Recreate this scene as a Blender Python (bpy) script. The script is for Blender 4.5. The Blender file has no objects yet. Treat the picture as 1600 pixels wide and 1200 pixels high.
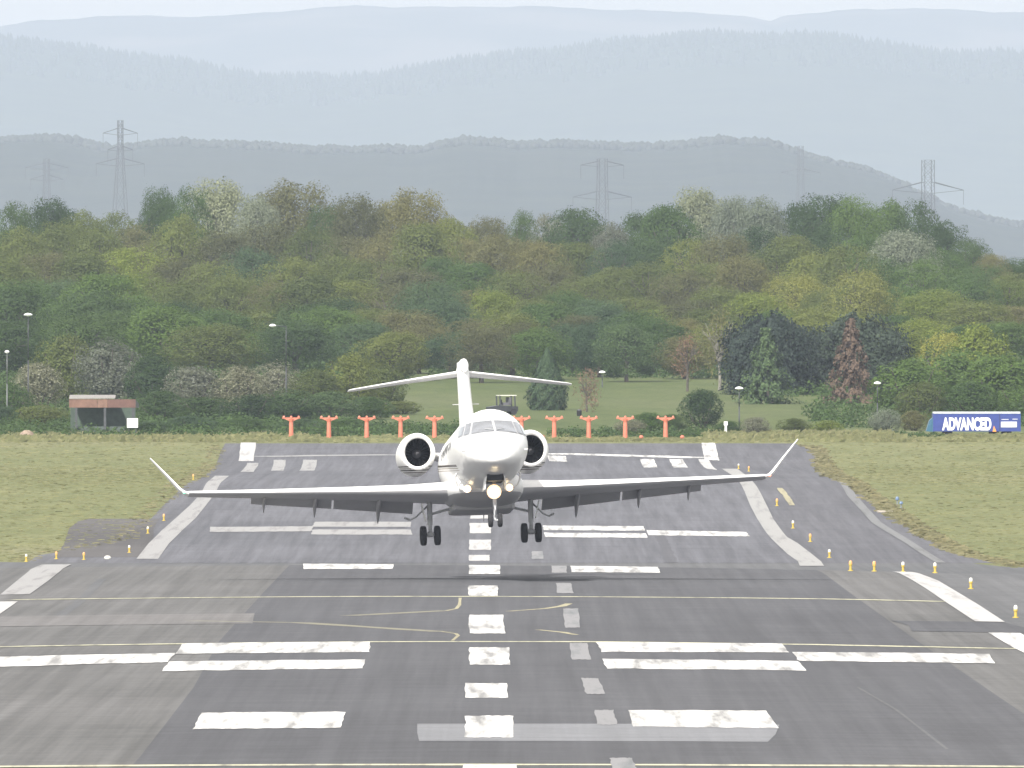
import bpy, bmesh, math, random
import numpy as np
from mathutils import Vector, Matrix

random.seed(7)
RNG = np.random.default_rng(11)
C = bpy.context.scene
COL = C.collection
R = math.radians

# ------------------------------------------------------------------ camera, sky, sun, exposure
F = 39500.0            # focal length in photograph pixels (1600 wide)
HC = 7.9               # camera height above the near runway
YH = 516.0             # level line in the photograph
cam_d = bpy.data.cameras.new('camera')
cam_d.sensor_width = 36.0
cam_d.lens = F / 1600 * 36.0
cam_d.clip_start = 5.0
cam_d.clip_end = 200000.0
cam = bpy.data.objects.new('camera', cam_d)
cam.location = (0, 0, HC)
cam.rotation_euler = (math.pi / 2 - math.atan((600 - YH) / F), 0, 0)
COL.objects.link(cam)
C.camera = cam

SUN_EL, SUN_ROT = R(39), R(202)
w = bpy.data.worlds.new('World')
C.world = w
w.use_nodes = True
nt = w.node_tree
bg = nt.nodes['Background']
sky = nt.nodes.new('ShaderNodeTexSky')
sky.sky_type = 'NISHITA'
sky.sun_disc = False
sky.sun_elevation = SUN_EL
sky.sun_rotation = SUN_ROT
sky.air_density = 1.0
sky.dust_density = 1.2
sky.ozone_density = 1.0
veil = nt.nodes.new('ShaderNodeMix')          # thin even veil of high cloud over the whole sky
veil.data_type = 'RGBA'
veil.inputs[0].default_value = 0.66
nt.links.new(sky.outputs[0], veil.inputs[6])
veil.inputs[7].default_value = (5.1, 4.55, 3.8, 1)
nt.links.new(veil.outputs[2], bg.inputs[0])
bg.inputs[1].default_value = 0.15

sd = bpy.data.lights.new('sun', 'SUN')
sd.energy = 4.3
sd.angle = R(2.0)
sd.color = (1.0, 0.96, 0.90)
sun = bpy.data.objects.new('sun', sd)
sdir = Vector((math.sin(SUN_ROT) * math.cos(SUN_EL), math.cos(SUN_ROT) * math.cos(SUN_EL), math.sin(SUN_EL)))
sun.rotation_euler = sdir.to_track_quat('Z', 'Y').to_euler()
sun.location = (0, 800, 300)
COL.objects.link(sun)
C.view_settings.view_transform = 'Standard'
C.view_settings.look = 'None'
C.view_settings.exposure = 0.78
C.view_settings.gamma = 1.0
C.view_settings.use_curve_mapping = False
C.cycles.max_bounces = 8
C.cycles.transparent_max_bounces = 16
C.cycles.volume_bounces = 1

# ------------------------------------------------------------------ materials
def newmat(name):
    m = bpy.data.materials.new(name)
    m.use_nodes = True
    n = m.node_tree
    return m, n, n.nodes['Principled BSDF']

def N(n, t, **kw):
    x = n.nodes.new(t)
    for k, v in kw.items():
        setattr(x, k, v)
    return x

def noise(n, scale, detail=4, rough=0.55, stretch=None, space='Object'):
    tc = N(n, 'ShaderNodeTexCoord')
    mp = N(n, 'ShaderNodeMapping')
    mp.inputs['Scale'].default_value = stretch or (1, 1, 1)
    n.links.new(tc.outputs[space], mp.inputs[0])
    t = N(n, 'ShaderNodeTexNoise')
    t.inputs['Scale'].default_value = scale
    t.inputs['Detail'].default_value = detail
    t.inputs['Roughness'].default_value = rough
    n.links.new(mp.outputs[0], t.inputs['Vector'])
    return t.outputs['Fac']

def ramp(n, fac, stops):
    r = N(n, 'ShaderNodeValToRGB')
    e = r.color_ramp.elements
    while len(e) < len(stops):
        e.new(0.5)
    for i, (p, c) in enumerate(stops):
        e[i].position = p
        e[i].color = (c[0], c[1], c[2], 1) if not isinstance(c, (int, float)) else (c, c, c, 1)
    n.links.new(fac, r.inputs[0])
    return r.outputs[0]

def mix(n, fac, a, b, mode='MIX'):
    m = N(n, 'ShaderNodeMix', data_type='RGBA', blend_type=mode)
    if isinstance(fac, (int, float)):
        m.inputs[0].default_value = fac
    else:
        n.links.new(fac, m.inputs[0])
    for i, v in ((6, a), (7, b)):
        if isinstance(v, (tuple, list)):
            m.inputs[i].default_value = (v[0], v[1], v[2], 1)
        else:
            n.links.new(v, m.inputs[i])
    return m.outputs[2]

def plain(name, col, rough=0.5, metal=0.0, var=0.12, scale=3.0, spec=0.5, coat=0.0):
    m, n, p = newmat(name)
    f = noise(n, scale)
    lo = tuple(c * (1 - var) for c in col)
    hi = tuple(min(1, c * (1 + var)) for c in col)
    n.links.new(ramp(n, f, [(0.3, lo), (0.7, hi)]), p.inputs['Base Color'])
    p.inputs['Roughness'].default_value = rough
    p.inputs['Metallic'].default_value = metal
    p.inputs['Specular IOR Level'].default_value = spec
    p.inputs['Coat Weight'].default_value = coat
    return m

def emit(name, col, strength):
    m, n, p = newmat(name)
    p.inputs['Base Color'].default_value = (0.8, 0.8, 0.8, 1)
    p.inputs['Emission Color'].default_value = (*col, 1)
    p.inputs['Emission Strength'].default_value = strength
    return m

def asphalt(name, dark, light, streak=0.5, tint=None):
    dark = tuple(0.82 * c * k for c, k in zip(dark, (0.97, 1.0, 1.05))); light = tuple(0.82 * c * k for c, k in zip(light, (0.97, 1.0, 1.05)))
    m, n, p = newmat(name)
    big = noise(n, 0.05, 5, 0.6, (1.0, 0.35, 1))
    st = noise(n, 2.4, 5, 0.65, (1.0, 0.004, 1))
    mid = noise(n, 0.9, 6, 0.7, (0.35, 0.5, 1))
    fine = noise(n, 9.0, 3, 0.7, (0.5, 1, 1))
    base = ramp(n, big, [(0.3, dark), (0.7, light)])
    base = mix(n, streak * 0.5, base, ramp(n, st, [(0.36, 0.62), (0.5, 1.0), (0.66, 1.45)]), 'MULTIPLY')
    base = mix(n, 0.5, base, ramp(n, mid, [(0.25, 0.72), (0.5, 1.0), (0.75, 1.3)]), 'MULTIPLY')
    base = mix(n, 0.45, base, ramp(n, fine, [(0.3, 0.7), (0.7, 1.3)]), 'MULTIPLY')
    n.links.new(base, p.inputs['Base Color'])
    p.inputs['Roughness'].default_value = 0.92
    p.inputs['Specular IOR Level'].default_value = 0.12
    return m

def paint(name, col, under, worn=0.45):
    """road paint worn through in streaks along the runway"""
    if col[0] < 0.65: col = tuple(0.82 * c for c in col)
    under = tuple(0.82 * c for c in under)
    m, n, p = newmat(name)
    st = noise(n, 2.6, 4, 0.6, (1.0, 0.022, 1))
    gr = noise(n, 7.0, 4, 0.7, (1.0, 0.25, 1))
    a = ramp(n, st, [(worn - 0.20, 1.0), (worn + 0.06, 0.0)])
    b = ramp(n, gr, [(0.26, 0.45), (0.40, 0.0)])
    wear = mix(n, 1.0, a, b, 'LIGHTEN')
    c = mix(n, wear, col, mix(n, 0.25, under, col))
    n.links.new(c, p.inputs['Base Color'])
    p.inputs['Roughness'].default_value = 0.8
    p.inputs['Specular IOR Level'].default_value = 0.2
    return m

def leafmat(name, col, tip=None, rnd=0.15, trans=0.45, big=0.35):
    m, n, p = newmat(name)
    K = (1, 1, 1) if name.startswith(('needle', 'far', 'grass')) else (1.12, 1.16, 1.12) if name in ('leaf_silver', 'blossom') else (1.12, 1.22, 0.99)
    col = tuple(0.84 * c * k for c, k in zip(col, K))
    tip = tip and tuple(0.84 * c * k for c, k in zip(tip, K))
    g = N(n, 'ShaderNodeNewGeometry')
    tip = tip or tuple(min(1, c * 1.2) for c in col)
    r = ramp(n, g.outputs['Random Per Island'], [(0.0, tuple(c * (1 - rnd) for c in col)), (0.55, col), (1.0, tip)])
    f = noise(n, big, 3, 0.6)
    base = mix(n, 0.6, r, ramp(n, f, [(0.3, 0.62), (0.7, 1.35)]), 'MULTIPLY')
    oi = N(n, 'ShaderNodeObjectInfo')
    base = mix(n, 0.8, base, ramp(n, oi.outputs['Random'], [(0.0, (0.62, 0.68, 0.70)), (0.5, (1, 1, 1)), (1.0, (1.40, 1.30, 1.05))]), 'MULTIPLY')
    n.links.new(base, p.inputs['Base Color'])
    p.inputs['Roughness'].default_value = 0.7
    p.inputs['Specular IOR Level'].default_value = 0.25
    tr = N(n, 'ShaderNodeBsdfTranslucent')
    n.links.new(base, tr.inputs[0])
    ms = N(n, 'ShaderNodeMixShader')
    ms.inputs[0].default_value = trans
    n.links.new(p.outputs[0], ms.inputs[1])
    n.links.new(tr.outputs[0], ms.inputs[2])
    n.links.new(ms.outputs[0], n.nodes['Material Output'].inputs[0])
    return m

# ------------------------------------------------------------------ object helpers
def tag(o, label=None, cat=None, group=None, kind=None):
    if label: o['label'] = label
    if cat: o['category'] = cat
    if group: o['group'] = group
    if kind: o['kind'] = kind
    return o

def thing(name, label, cat, loc=(0, 0, 0), rot=(0, 0, 0), group=None):
    o = bpy.data.objects.new(name, None)
    o.location = loc
    o.rotation_euler = rot
    COL.objects.link(o)
    return tag(o, label, cat, group)

def link(name, me, mat=None, parent=None, loc=(0, 0, 0), smooth=False):
    if mat is not None and not me.materials:
        me.materials.append(mat)
    if smooth:
        me.polygons.foreach_set('use_smooth', [True] * len(me.polygons))
    o = bpy.data.objects.new(name, me)
    o.location = loc
    COL.objects.link(o)
    if parent: o.parent = parent
    return o

class MB:
    def __init__(s): s.v, s.f = [], []
    def add(s, vs, fs):
        k = len(s.v)
        s.v += [tuple(v) for v in vs]
        s.f += [tuple(i + k for i in f) for f in fs]
        return s
    def box(s, cx, cy, cz, sx, sy, sz, M=None, taper=1.0):
        vs = []
        for z in (-.5, .5):
            t = taper if z > 0 else 1.0
            for x, y in ((-.5, -.5), (.5, -.5), (.5, .5), (-.5, .5)):
                vs.append(Vector((x * sx * t, y * sy * t, z * sz)))
        if M is not None: vs = [M @ v for v in vs]
        vs = [v + Vector((cx, cy, cz)) for v in vs]
        return s.add(vs, [(3, 2, 1, 0), (4, 5, 6, 7), (0, 1, 5, 4), (1, 2, 6, 5), (2, 3, 7, 6), (3, 0, 4, 7)])
    def tube(s, p, q, r0, r1=None, n=8):
        r1 = r0 if r1 is None else r1
        p, q = Vector(p), Vector(q)
        d = (q - p).normalized()
        a = d.orthogonal().normalized()
        b = d.cross(a)
        vs = []
        for c, r in ((p, r0), (q, r1)):
            for i in range(n):
                t = 2 * math.pi * i / n
                vs.append(c + a * (r * math.cos(t)) + b * (r * math.sin(t)))
        fs = [(i, (i + 1) % n, n + (i + 1) % n, n + i) for i in range(n)]
        fs += [tuple(range(n - 1, -1, -1)), tuple(range(n, 2 * n))]
        return s.add(vs, fs)
    def rings(s, rings, cap0=True, cap1=True, closed=True):
        n = len(rings[0])
        vs = [v for r in rings for v in r]
        fs = []
        m = n if closed else n - 1
        for j in range(len(rings) - 1):
            for i in range(m):
                k = (i + 1) % n
                fs.append((j * n + i, j * n + k, (j + 1) * n + k, (j + 1) * n + i))
        if cap0: fs.append(tuple(range(n - 1, -1, -1)))
        if cap1: fs.append(tuple((len(rings) - 1) * n + i for i in range(n)))
        return s.add(vs, fs)
    def lathe(s, prof, axis='y', n=28, c=(0, 0, 0), cap0=False, cap1=False):
        """prof: (along, radius)"""
        rr = []
        for a, r in prof:
            ring = []
            for i in range(n):
                t = 2 * math.pi * i / n
                u, v = r * math.cos(t), r * math.sin(t)
                if axis == 'y': ring.append((c[0] + u, c[1] + a, c[2] + v))
                elif axis == 'x': ring.append((c[0] + a, c[1] + u, c[2] + v))
                else: ring.append((c[0] + u, c[1] + v, c[2] + a))
            rr.append(ring)
        return s.rings(rr, cap0, cap1)
    def mesh(s, name):
        me = bpy.data.meshes.new(name)
        me.from_pydata(s.v, [], s.f)
        bm = bmesh.new()
        bm.from_mesh(me)
        bmesh.ops.recalc_face_normals(bm, faces=bm.faces)
        bm.to_mesh(me)
        bm.free()
        return me
    def build(s, name, mat, parent=None, smooth=False, loc=(0, 0, 0), angle=None):
        me = s.mesh(name)
        o = link(name, me, mat, parent, loc, smooth)
        if smooth and angle:
            me.set_sharp_from_angle(angle=R(angle))
        return o

def mesh_np(name, V, Fq):
    """quads / tris from numpy"""
    me = bpy.data.meshes.new(name)
    k = Fq.shape[1]
    me.vertices.add(len(V))
    me.vertices.foreach_set('co', V.astype(np.float32).ravel())
    me.loops.add(Fq.size)
    me.loops.foreach_set('vertex_index', Fq.astype(np.int32).ravel())
    me.polygons.add(len(Fq))
    me.polygons.foreach_set('loop_start', np.arange(0, Fq.size, k, dtype=np.int32))
    me.polygons.foreach_set('loop_total', np.full(len(Fq), k, dtype=np.int32))
    me.update(calc_edges=True)
    return me

# ------------------------------------------------------------------ the lie of the land
_kd = np.array([-20000, 850, 880, 935, 1026, 1129, 1274, 1436, 1502, 1519, 1580, 1750, 1900, 2400, 2470, 2900, 4000, 6500, 8500, 12500, 15500, 60000], float)
_kr = np.array([7.9, 7.9, 8.22, 9.05, 9.60, 9.03, 7.72, 7.74, 7.02, 6.70, 6.80, 5.49, 4.04, -3.6, -3.7, 3.0, 6.0, -3.0, -22.0, -26.0, -26.0, -26.0], float)
_fd = np.arange(300.0, 2600.0, 1.0)
_fr = np.interp(_fd, _kd, _kr)
_ker = np.exp(-0.5 * (np.arange(-30, 31) / 9.0) ** 2)
_ker /= _ker.sum()
_sm = np.convolve(np.pad(_fr, 30, mode='edge'), _ker, mode='valid')
def drop(d):
    return np.where((d > 305) & (d < 2590), np.interp(d, _fd, _sm), np.interp(d, _kd, _kr))
def axis_x(d):
    return 0.30 - 0.0015 * d
def gz(x, d):
    x = np.asarray(x, float); d = np.asarray(d, float)
    wgt = np.clip((d - 700) / 80, 0, 1) * np.clip((1026 - d) / 60, 0, 1)
    z = HC - drop(d + 1.0 * np.clip(x, -20, 20) * wgt)
    cr = np.clip(np.abs(x - axis_x(d)), 0, 16)
    z = z - 0.00062 * cr * cr * np.clip((900 - d) / 60, 0, 1)
    return z
def ypix(x, d):
    return YH + (HC - gz(x, d)) * F / d
def S(d): return F / d
_near = np.arange(862, 300, -0.5)
_far = np.arange(1010, 2300, 0.5)
def unproj(px, py, region):
    """photo pixel -> point of the ground (x, d)"""
    D = _near if region == 'n' else _far
    X = (px - 800) / F * D
    Y = ypix(X, D)
    s = (Y - py) if region == 'n' else (py - Y)
    idx = np.argmax(s >= 0)
    if s[idx] < 0: idx = len(D) - 1
    if idx > 0:
        a, b = s[idx - 1], s[idx]
        t = a / (a - b) if a != b else 0
        d = D[idx - 1] + (D[idx] - D[idx - 1]) * t
    else:
        d = D[0]
    return (px - 800) / F * d, d
def at(px, d): return (px - 800) * d / F
def zat(py, d): return HC + (YH - py) * d / F

def sheet(name, rows, lift, mat, nx=1, step=6.0, kind='structure', parent=None):
    """strip of ground cover: rows = (d, x_left, x_right) sorted by d"""
    rows = sorted(rows)
    d0, d1 = rows[0][0], rows[-1][0]
    k = max(2, int(abs(d1 - d0) / step) + 2)
    dd = sorted(set(np.linspace(d0, d1, k).tolist() + [r[0] for r in rows]))
    rd = [r[0] for r in rows]
    xl = np.interp(dd, rd, [r[1] for r in rows])
    xr = np.interp(dd, rd, [r[2] for r in rows])
    V, Fq = [], []
    for d, a, b in zip(dd, xl, xr):
        for i in range(nx + 1):
            x = a + (b - a) * i / nx
            V.append((x, d, float(gz(x, d)) + lift))
    for j in range(len(dd) - 1):
        for i in range(nx):
            p = j * (nx + 1) + i
            Fq.append((p, p + 1, p + nx + 2, p + nx + 1))
    me = bpy.data.meshes.new(name)
    me.from_pydata(V, [], Fq)
    o = link(name, me, mat, parent)
    if kind: o['kind'] = kind
    return o

def rows_px(pts, region):
    """(y, xl, xr) pixel rows -> (d, xl, xr)"""
    out = []
    for y, a, b in pts:
        xa, da = unproj(a, y, region)
        xb, db = unproj(b, y, region)
        d = 0.5 * (da + db)
        out.append((d, at(a, d), at(b, d)))
    return out

far_edges = rows_px([(880, 40, 1560), (868, 60, 1500), (845, 200, 1455), (815, 232, 1405), (790, 255, 1370), (765, 282, 1335), (745, 318, 1296), (735, 330, 1284), (720, 340, 1276), (703, 346, 1272), (693, 352, 1240)], 'f')

# ground sheet
M_grass = None
def grass_mat():
    m, n, p = newmat('grass_ground')
    big = noise(n, 0.035, 5, 0.6, (1, 0.25, 1))
    mid = noise(n, 0.45, 6, 0.7, (1, 0.12, 1))
    fine = noise(n, 3.0, 3, 0.7, (1, 0.3, 1))
    a = ramp(n, big, [(0.3, (0.138, 0.155, 0.072)), (0.55, (0.170, 0.180, 0.090)), (0.75, (0.205, 0.198, 0.118))])
    a = mix(n, 0.55, a, ramp(n, mid, [(0.25, (0.62, 0.7, 0.6)), (0.5, (1, 1, 1)), (0.75, (1.35, 1.25, 1.2))]), 'MULTIPLY')
    a = mix(n, 0.6, a, ramp(n, fine, [(0.3, 0.7), (0.7, 1.3)]), 'MULTIPLY')
    tc = N(n, 'ShaderNodeTexCoord'); sp = N(n, 'ShaderNodeSeparateXYZ'); n.links.new(tc.outputs['Object'], sp.inputs[0])
    mr = N(n, 'ShaderNodeMapRange'); n.links.new(sp.outputs['Y'], mr.inputs[0]); mr.inputs[1].default_value = 1560; mr.inputs[2].default_value = 1640
    a = mix(n, mr.outputs[0], a, mix(n, 1.0, a, (0.56, 0.66, 0.56), 'MULTIPLY'))      # the mown lawn is a greener turf than the verge
    n.links.new(a, p.inputs['Base Color'])
    p.inputs['Roughness'].default_value = 1.0
    p.inputs['Specular IOR Level'].default_value = 0.05
    return m
M_grass = grass_mat()
gd = np.concatenate([[-18000, -6000, -2000, -600, 0, 200], np.arange(300, 2600, 8.0), np.arange(2600, 4000, 100), np.arange(4000, 16000, 500), [18000, 24000, 32000, 44000]])
gx = np.concatenate([[-28000, -9000, -3000, -1000, -400, -150, -90], np.arange(-60, 61, 3.0), [90, 150, 400, 1000, 3000, 9000, 28000]])
GX, GD = np.meshgrid(gx, gd)
GZ = gz(GX, GD)
rough = np.sin(GX * 0.35 + GD * 0.013) * np.sin(GD * 0.05 + GX * 0.11)
GZ = GZ + 0.5 * np.clip((GD - 1950) / 200, 0, 1) * rough * (GD < 3000)
_fs = sorted(far_edges)
_in = (GX > np.interp(GD, [q[0] for q in _fs], [q[1] for q in _fs]) + 2.5) & (GX < np.interp(GD, [q[0] for q in _fs], [q[2] for q in _fs]) - 2.5) & (GD > _fs[0][0]) & (GD < _fs[-1][0] - 6)
GZ = GZ - 0.12 * _in - 0.30 * ((GD > 290) & (GD < 1008) & (np.abs(GX) < 58))
nxg = len(gx)
idx = np.arange(len(gd) * nxg).reshape(len(gd), nxg)
Fq = np.stack([idx[:-1, :-1], idx[:-1, 1:], idx[1:, 1:], idx[1:, :-1]], -1).reshape(-1, 4)
me = mesh_np('ground', np.stack([GX, GD, GZ], -1).reshape(-1, 3), Fq)
tag(link('ground', me, M_grass, smooth=True), kind='structure')

# ------------------------------------------------------------------ asphalt
M_dark = asphalt('asphalt_new', (0.100, 0.099, 0.103), (0.125, 0.124, 0.128))
M_old = asphalt('asphalt_old', (0.135, 0.132, 0.125), (0.180, 0.174, 0.166), 0.8)
M_mid = asphalt('asphalt_mid', (0.125, 0.124, 0.131), (0.157, 0.154, 0.161), 0.8)
M_side = asphalt('asphalt_side', (0.130, 0.131, 0.131), (0.167, 0.165, 0.163), 0.6)
M_dirt = asphalt('bare_dirt', (0.102, 0.096, 0.092), (0.153, 0.143, 0.135), 0.2)
M_patch = asphalt('trench_patch', (0.223, 0.223, 0.227), (0.270, 0.270, 0.274), 0.3)

# far runway, its shoulders and the curving taxiway on the right
L = 0.004
sheet('runway_shoulder', [(845, -24.5, 50), (880, -26, 45), (1000, -26, 38), (1020, -20.5, 20), (1060, -17, 17)], L, M_side, 20, step=4)
far_rows = far_edges
sheet('taxiway', far_rows, 2 * L, M_mid, 10, step=4)
far_rw = rows_px([(880, 225, 1275), (855, 245, 1240), (835, 268, 1215), (811, 290, 1196), (790, 308, 1182), (770, 325, 1170), (755, 333, 1163), (742, 345, 1142), (733, 360, 1133), (715, 385, 1105), (703, 392, 1100)], 'f')
sheet('runway_far', far_rw, 3 * L, asphalt('asphalt_far', (0.135, 0.135, 0.143), (0.164, 0.162, 0.172), 0.9), 8, step=4)
# near: apron, runway with its old surface and the new centre strip
sheet('apron', [(300, -60, 60), (846, -60, 60)], 2 * L, M_side, 30, step=8)
near = lambda a, b: [(d, axis_x(d) + a, axis_x(d) + b) for d in (300, 500, 700, 852)]
sheet('runway', near(-17.2, 15.2), 3 * L, M_old, 12)
sheet('new_asphalt', [(300, -7.0, 10.9), (470, -6.9, 10.75), (560, -7.05, 10.55), (640, -7.45, 10.4), (760, -7.5, 10.25), (853, -7.5, 10.2)], 4 * L, M_dark, 8)
sheet('bare_dirt', rows_px([(871, 84, 218), (862, 92, 226), (850, 100, 238), (838, 104, 240), (826, 108, 240), (815, 122, 246), (811, 140, 250)], 'f'), 3.5 * L, M_dirt, 3)
sheet('runway_patch', rows_px([(1160, 655, 1200), (1148, 652, 1212), (1133, 652, 1218)], 'n'), 5 * L, M_patch, 4)
# old surface showing through on the right, darker tar strip across it, tyre scrubbed band at the left
M_tar = asphalt('tar_band', (0.112, 0.112, 0.118), (0.147, 0.144, 0.150), 0.3)
sheet('tar_band', rows_px([(989, 1425, 1640), (980, 1420, 1600), (972, 1392, 1568)], 'n'), 5 * L, M_dark, 4)
sheet('scrubbed_band', rows_px([(978, -40, 395), (970, -40, 396), (962, -30, 398)], 'n'), 5 * L, asphalt('scrub', (0.165, 0.158, 0.150), (0.225, 0.213, 0.203), 0.5), 4)

# cracks and seams
def ribbon(name, pts, width_m, region, mat, lift, dwidth=None):
    """painted or tarred line along pixel points; width in metres across (x) or along (d)"""
    P = [unproj(a, b, region) for a, b in pts]
    Q = []
    for (x0, d0), (x1, d1) in zip(P[:-1], P[1:]):
        k = max(2, int(max(abs(x1 - x0) / 0.6, abs(d1 - d0) / 4)))
        for i in range(k): Q.append((x0 + (x1 - x0) * i / k, d0 + (d1 - d0) * i / k))
    Q.append(P[-1])
    V, Fq = [], []
    for i, (x, d) in enumerate(Q):
        a, b = Q[max(0, i - 1)], Q[min(len(Q) - 1, i + 1)]
        tx, td = b[0] - a[0], b[1] - a[1]
        l = math.hypot(tx, td) or 1
        nx_, nd = -td / l, tx / l
        hw = width_m / 2 * (0.8 + 0.4 * random.random())
        for s in (-1, 1):
            xx, dd = x + s * nx_ * hw, d + s * nd * hw
            V.append((xx, dd, float(gz(xx, dd)) + lift))
    for i in range(len(Q) - 1):
        Fq.append((2 * i, 2 * i + 1, 2 * i + 3, 2 * i + 2))
    me = bpy.data.meshes.new(name)
    me.from_pydata(V, [], Fq)
    return tag(link(name, me, mat), kind='structure')
ribbon('tar_seam', [(1030, 836), (1040, 855), (1049, 880)], 0.5, 'f', M_tar, 4 * L)
ribbon('tar_seam', [(1340, 1075), (1400, 1110), (1480, 1172)], 0.07, 'n', M_side, 5 * L)
ribbon('tar_seam', [(160, 905), (120, 945), (85, 968)], 0.3, 'n', M_side, 4 * L)

# ------------------------------------------------------------------ painted markings
M_white = paint('white_paint', (0.66, 0.66, 0.65), (0.13, 0.13, 0.13), 0.54)
M_faded = paint('faded_paint', (0.29, 0.29, 0.30), (0.14, 0.16, 0.165), 0.46)
M_edge = paint('edge_paint', (0.37, 0.37, 0.37), (0.15, 0.14, 0.14), 0.42)
M_edge2 = paint('edge_paint_fresh', (0.54, 0.54, 0.535), (0.16, 0.14, 0.14), 0.40)
M_edgef = paint('edge_paint_far', (0.385, 0.385, 0.38), (0.16, 0.16, 0.16), 0.42)
M_grey = paint('grey_line_paint', (0.22, 0.225, 0.23), (0.12, 0.12, 0.12), 0.44)
M_yel = paint('yellow_paint', (0.62, 0.61, 0.44), (0.17, 0.17, 0.15), 0.47)

def quad_mark(name, q, region, mat, lift=6 * L):
    """q = TL, TR, BR, BL in pixels; fine ragged ends like rolled-on paint"""
    (tlx, tly), (trx, try_), (brx, bry), (blx, bly) = q
    P = [unproj(*c, region) for c in q]
    nu, nv = 14, 6
    V, Fq = [], []
    for j in range(nv + 1):
        v = j / nv
        for i in range(nu + 1):
            u = i / nu
            x = (P[0][0] * (1 - u) + P[1][0] * u) * (1 - v) + (P[3][0] * (1 - u) + P[2][0] * u) * v
            d = (P[0][1] * (1 - u) + P[1][1] * u) * (1 - v) + (P[3][1] * (1 - u) + P[2][1] * u) * v
            if j in (0, nv): d += random.uniform(-0.5, 0.5)
            if i in (0, nu): x += random.uniform(-0.02, 0.02)
            V.append((x, d, float(gz(x, d)) + lift))
    for j in range(nv):
        for i in range(nu):
            p = j * (nu + 1) + i
            Fq.append((p, p + 1, p + nu + 2, p + nu + 1))
    me = bpy.data.meshes.new(name)
    me.from_pydata(V, [], Fq)
    return tag(link(name, me, mat), kind='structure')

def rect(x0, x1, y0, y1, e0=0, e1=0):
    return ((x0, y0), (x1, y0), (x1 + e1, y1), (x0 + e0, y1))
for q in (rect(733, 781, 884, 898, 0, 0), rect(732, 778, 916, 932), rect(733, 786, 962, 991, 0, 3), rect(733, 795, 1013, 1040, 0, 2),
          rect(727, 792, 1069, 1092, 0, 1), rect(727, 801, 1120, 1154, 0, 2), rect(724, 806, 1197, 1240, 0, 4)):
    quad_mark('centreline_dash', q, 'n', M_white)
for q in (rect(733, 765, 868, 877), rect(733, 767, 844, 860), rect(734, 767, 818, 834), rect(735, 767, 800, 811)):
    quad_mark('centreline_dash', q, 'f', M_edge2)
for q in (rect(861, 884, 884, 896, 1, 2), rect(869, 892, 912, 928, 2, 4), rect(880, 903, 952, 982, 3, 4), rect(889, 918, 1006, 1032, 4, 5),
          rect(907, 935, 1061, 1086, 9, 11), rect(928, 958, 1111, 1134, 5, 7), rect(953, 988, 1186, 1206, 5, 7)):
    quad_mark('old_centreline_dash', q, 'n', M_faded)
quad_mark('old_centreline_dash', rect(831, 848, 862, 874, 0, 2), 'f', M_faded)
for q in (((315, 1115), (540, 1114), (531, 1139), (302, 1141)), ((982, 1111), (1197, 1112), (1216, 1139), (990, 1137)),
          ((0 - 60, 1029), (274, 1022), (262, 1036), (-60, 1045)), ((284, 1007), (579, 1004), (577, 1020), (275, 1023)), ((264, 1035), (571, 1032), (566, 1046), (253, 1050)),
          ((932, 1005), (1222, 1007), (1233, 1021), (940, 1020)), ((941, 1031), (1247, 1034), (1259, 1049), (948, 1046)), ((1238, 1020), (1545, 1023), (1556, 1038), (1248, 1034)),
          ((474, 880.5), (615, 881), (614, 890), (474, 890)), ((891, 884.5), (1027, 886.5), (1031, 896), (893, 895))):
    quad_mark('touchdown_bar', q, 'n', M_white)
for q, m in ((((848, 822), (1005, 823), (1008, 830), (850, 829)), M_white), (((850, 833), (1009, 834), (1012, 841), (852, 840)), M_white), (((1010, 829), (1166, 832), (1172, 839), (1014, 837)), M_white),
          (((328, 824), (490, 823), (486, 831), (328, 832)), M_edge), (((492, 816), (642, 816), (642, 824), (488, 824)), M_edge), (((488, 828), (642, 828), (644, 836), (486, 836)), M_edge)):
    quad_mark('touchdown_bar', q, 'f', m)
for q, m in ((((1000, 718), (1022, 718), (1028, 731), (1006, 731)), M_white), (((1046, 718), (1067, 718), (1075, 731), (1053, 731)), M_white), (((855, 712), (884, 713), (886, 722), (858, 721)), M_white),
          (((1096, 692.5), (1117, 692.5), (1124, 720), (1101, 719)), M_white), (((1091, 718), (1107, 718), (1121, 735), (1105, 733)), M_edge2),
          (((376, 692), (400, 692), (396, 721), (373, 721)), M_edge2), (((428, 719), (447, 719), (443, 736), (423, 736)), M_edge), (((474, 719), (496, 719), (491, 736), (468, 736)), M_edge),
          (((386, 724), (404, 724), (396, 738), (376, 738)), M_edge)):
    quad_mark('threshold_key', q, 'f', m)
ribbon('threshold_line', [(852, 709), (1000, 713), (1098, 716)], 3.2, 'f', M_white, 6 * L)
ribbon('threshold_line', [(402, 714), (520, 712), (622, 711)], 3.2, 'f', M_edge, 6 * L)

sheet('edge_line', rows_px([(885, 1250, 1288), (878, 1247, 1283), (866, 1230, 1268), (849, 1212, 1246), (840, 1203, 1230), (811, 1183, 1208), (790, 1172, 1198), (770, 1164, 1188), (755, 1156, 1178), (742, 1142, 1164), (733, 1128, 1152)], 'f'), 6 * L, M_edgef, 2, 3)
sheet('edge_line', rows_px([(874, 213, 247), (850, 232, 264), (830, 252, 284), (810, 275, 306), (790, 297, 322), (772, 314, 336), (744, 336, 358)], 'f'), 6 * L, M_edge, 2, 3)
sheet('edge_line', rows_px([(972.5, 1524, 1570), (945, 1482, 1528), (921, 1447, 1488), (908, 1426, 1466), (899, 1409, 1442), (894, 1392, 1420)], 'n'), 6 * L, M_edge2, 2, 3)
sheet('edge_line', rows_px([(1040, 1640, 1706), (1014, 1584, 1640), (990, 1544, 1594)], 'n'), 6 * L, M_white, 2, 3)
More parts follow.
